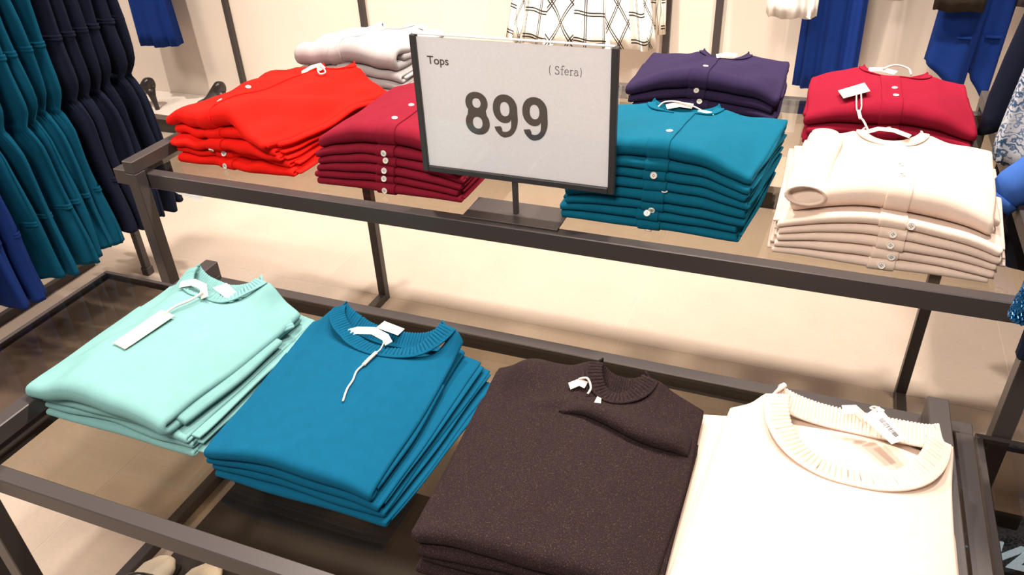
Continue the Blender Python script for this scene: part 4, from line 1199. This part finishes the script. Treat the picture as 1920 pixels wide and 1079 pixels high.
o = mb.build('sequin', M['sequin'], bd, False, bo_); o['kind'] = 'stuff'
side = MB().box(1.375, 1.395, -0.07, -0.05, 0.785, 0.846, 0.004).build('tie_end', M['dress_navy'], bd, False, bo_)
bh = thing('hanging_hook', 'slim hook holding the beaded garment at the right edge', 'hook', (1.46, -0.06, 1.25))
MB().tube([(1.445, -0.06, 1.245), (1.445, -0.06, 1.42), (1.52, 0.10, 1.45), (1.58, 0.31, 1.47)], 0.004, 6).build('wire', M['metal'], bh, True, (1.46, -0.06, 1.25))

# ------------------------------------------------------------------ shoes
def pump(x, y, z, yaw, label, sc=1.0, group='pumps on the wall plinth'):
    root = thing('high_heel_shoe', label, 'shoe', (x, y, z), group)
    root.rotation_euler = (0, 0, yaw); root.scale = (sc, sc, sc)
    # upper: lofted from heel (x=0) to toe (x=0.2)
    st = [(0.0, 0.094, 0.140, 0.012), (0.006, 0.085, 0.150, 0.026), (0.03, 0.080, 0.148, 0.033), (0.07, 0.062, 0.112, 0.033), (0.11, 0.034, 0.074, 0.036), (0.15, 0.010, 0.050, 0.041), (0.19, 0.003, 0.034, 0.036), (0.215, 0.003, 0.022, 0.020), (0.225, 0.006, 0.012, 0.006)]
    V = []; F = []; n = 16
    for xx, zl, zh, b in st:
        for i in range(n):
            th = 2 * PI * i / n
            V.append((xx, b * math.cos(th), (zl + zh) / 2 + (zh - zl) / 2 * math.sin(th)))
    for k_ in range(len(st) - 1):
        for i in range(n):
            j = (i + 1) % n; F.append((k_ * n + i, k_ * n + j, (k_ + 1) * n + j, (k_ + 1) * n + i))
    F.append(tuple(range(n - 1, -1, -1))); F.append(tuple((len(st) - 1) * n + i for i in range(n)))
    obj('upper', V, F, M['shoe'], root, True)
    MB().tube([(0.020, 0, 0.100), (0.016, 0, 0.06), (0.010, 0, 0.025), (0.008, 0, 0.0)], [0.024, 0.015, 0.011, 0.0105], 10).build('heel', M['shoe'], root, True)
    return root
pump(-2.048, 1.875, 0.1125, 2.95, 'black high heeled pump on the pale plinth beside the navy dresses', 1.10)
pump(-1.655, 1.93, 0.1125, 2.9, 'black high heeled pump mostly hidden behind the bright red cardigans', 1.06)

def flat_shoe(x, y, yaw, label):
    root = thing('flat_shoe', label, 'shoe', (x, y, BH), 'shoes on the dark platform')
    root.rotation_euler = (0, 0, yaw)
    st = [(0.0, 0.0, 0.055, 0.012), (0.01, 0.0, 0.062, 0.028), (0.05, 0.0, 0.060, 0.032), (0.10, 0.0, 0.048, 0.034), (0.16, 0.0, 0.044, 0.042), (0.20, 0.002, 0.034, 0.036), (0.225, 0.004, 0.022, 0.020), (0.232, 0.008, 0.014, 0.006)]
    V = []; F = []; n = 14
    for xx, zl, zh, b in st:
        for i in range(n):
            th = 2 * PI * i / n; V.append((xx, b * math.cos(th), 0.009 + (zl + zh) / 2 + (zh - zl) / 2 * math.sin(th)))
    for k_ in range(len(st) - 1):
        for i in range(n):
            j = (i + 1) % n; F.append((k_ * n + i, k_ * n + j, (k_ + 1) * n + j, (k_ + 1) * n + i))
    F.append(tuple(range(n - 1, -1, -1))); F.append(tuple((len(st) - 1) * n + i for i in range(n)))
    obj('upper', V, F, M['shoe_cream'], root, True)
    mb = MB().box(0.002, 0.225, -0.030, 0.030, 0.0005, 0.011, 0.003); mb.build('sole', M['shoe'], root)
    for xx in (0.06, 0.11, 0.155):
        k0 = np.interp(xx, [s[0] for s in st], [s[2] for s in st]); b0 = np.interp(xx, [s[0] for s in st], [s[3] for s in st])
        pts = [(xx, b0 * 1.05 * math.cos(t), 0.009 + k0 / 2 + k0 / 2 * 1.06 * math.sin(t)) for t in np.linspace(0, PI, 9)]
        MB().tube(pts, 0.008, 6).build('strap', M['shoe'], root, True)
    return root
flat_shoe(0.015, -0.56, 1.75, 'cream shoe with black straps on the dark platform, left of its pair')
flat_shoe(0.100, -0.545, 1.65, 'cream shoe with black straps on the dark platform, right of its pair')

# ------------------------------------------------------------------ lit letters low at the right
lo = (1.68, 0.27, 0.0)
ls = thing('lit_sign', 'dark sign with glowing pale blue letters seen through the right-hand glass', 'sign', lo)
MB().box(1.50, 2.30, 0.285, 0.300, 0.0, 0.17, 0.002).build('board', M['black_plastic'], ls, False, lo)
text_mesh('lettering', 'VE', 0.088, (1.548, 0.2845, 0.036), M['letter_light'], ls, lo, 0.004, (PI / 2, 0, 0), 0.35, 0.002)
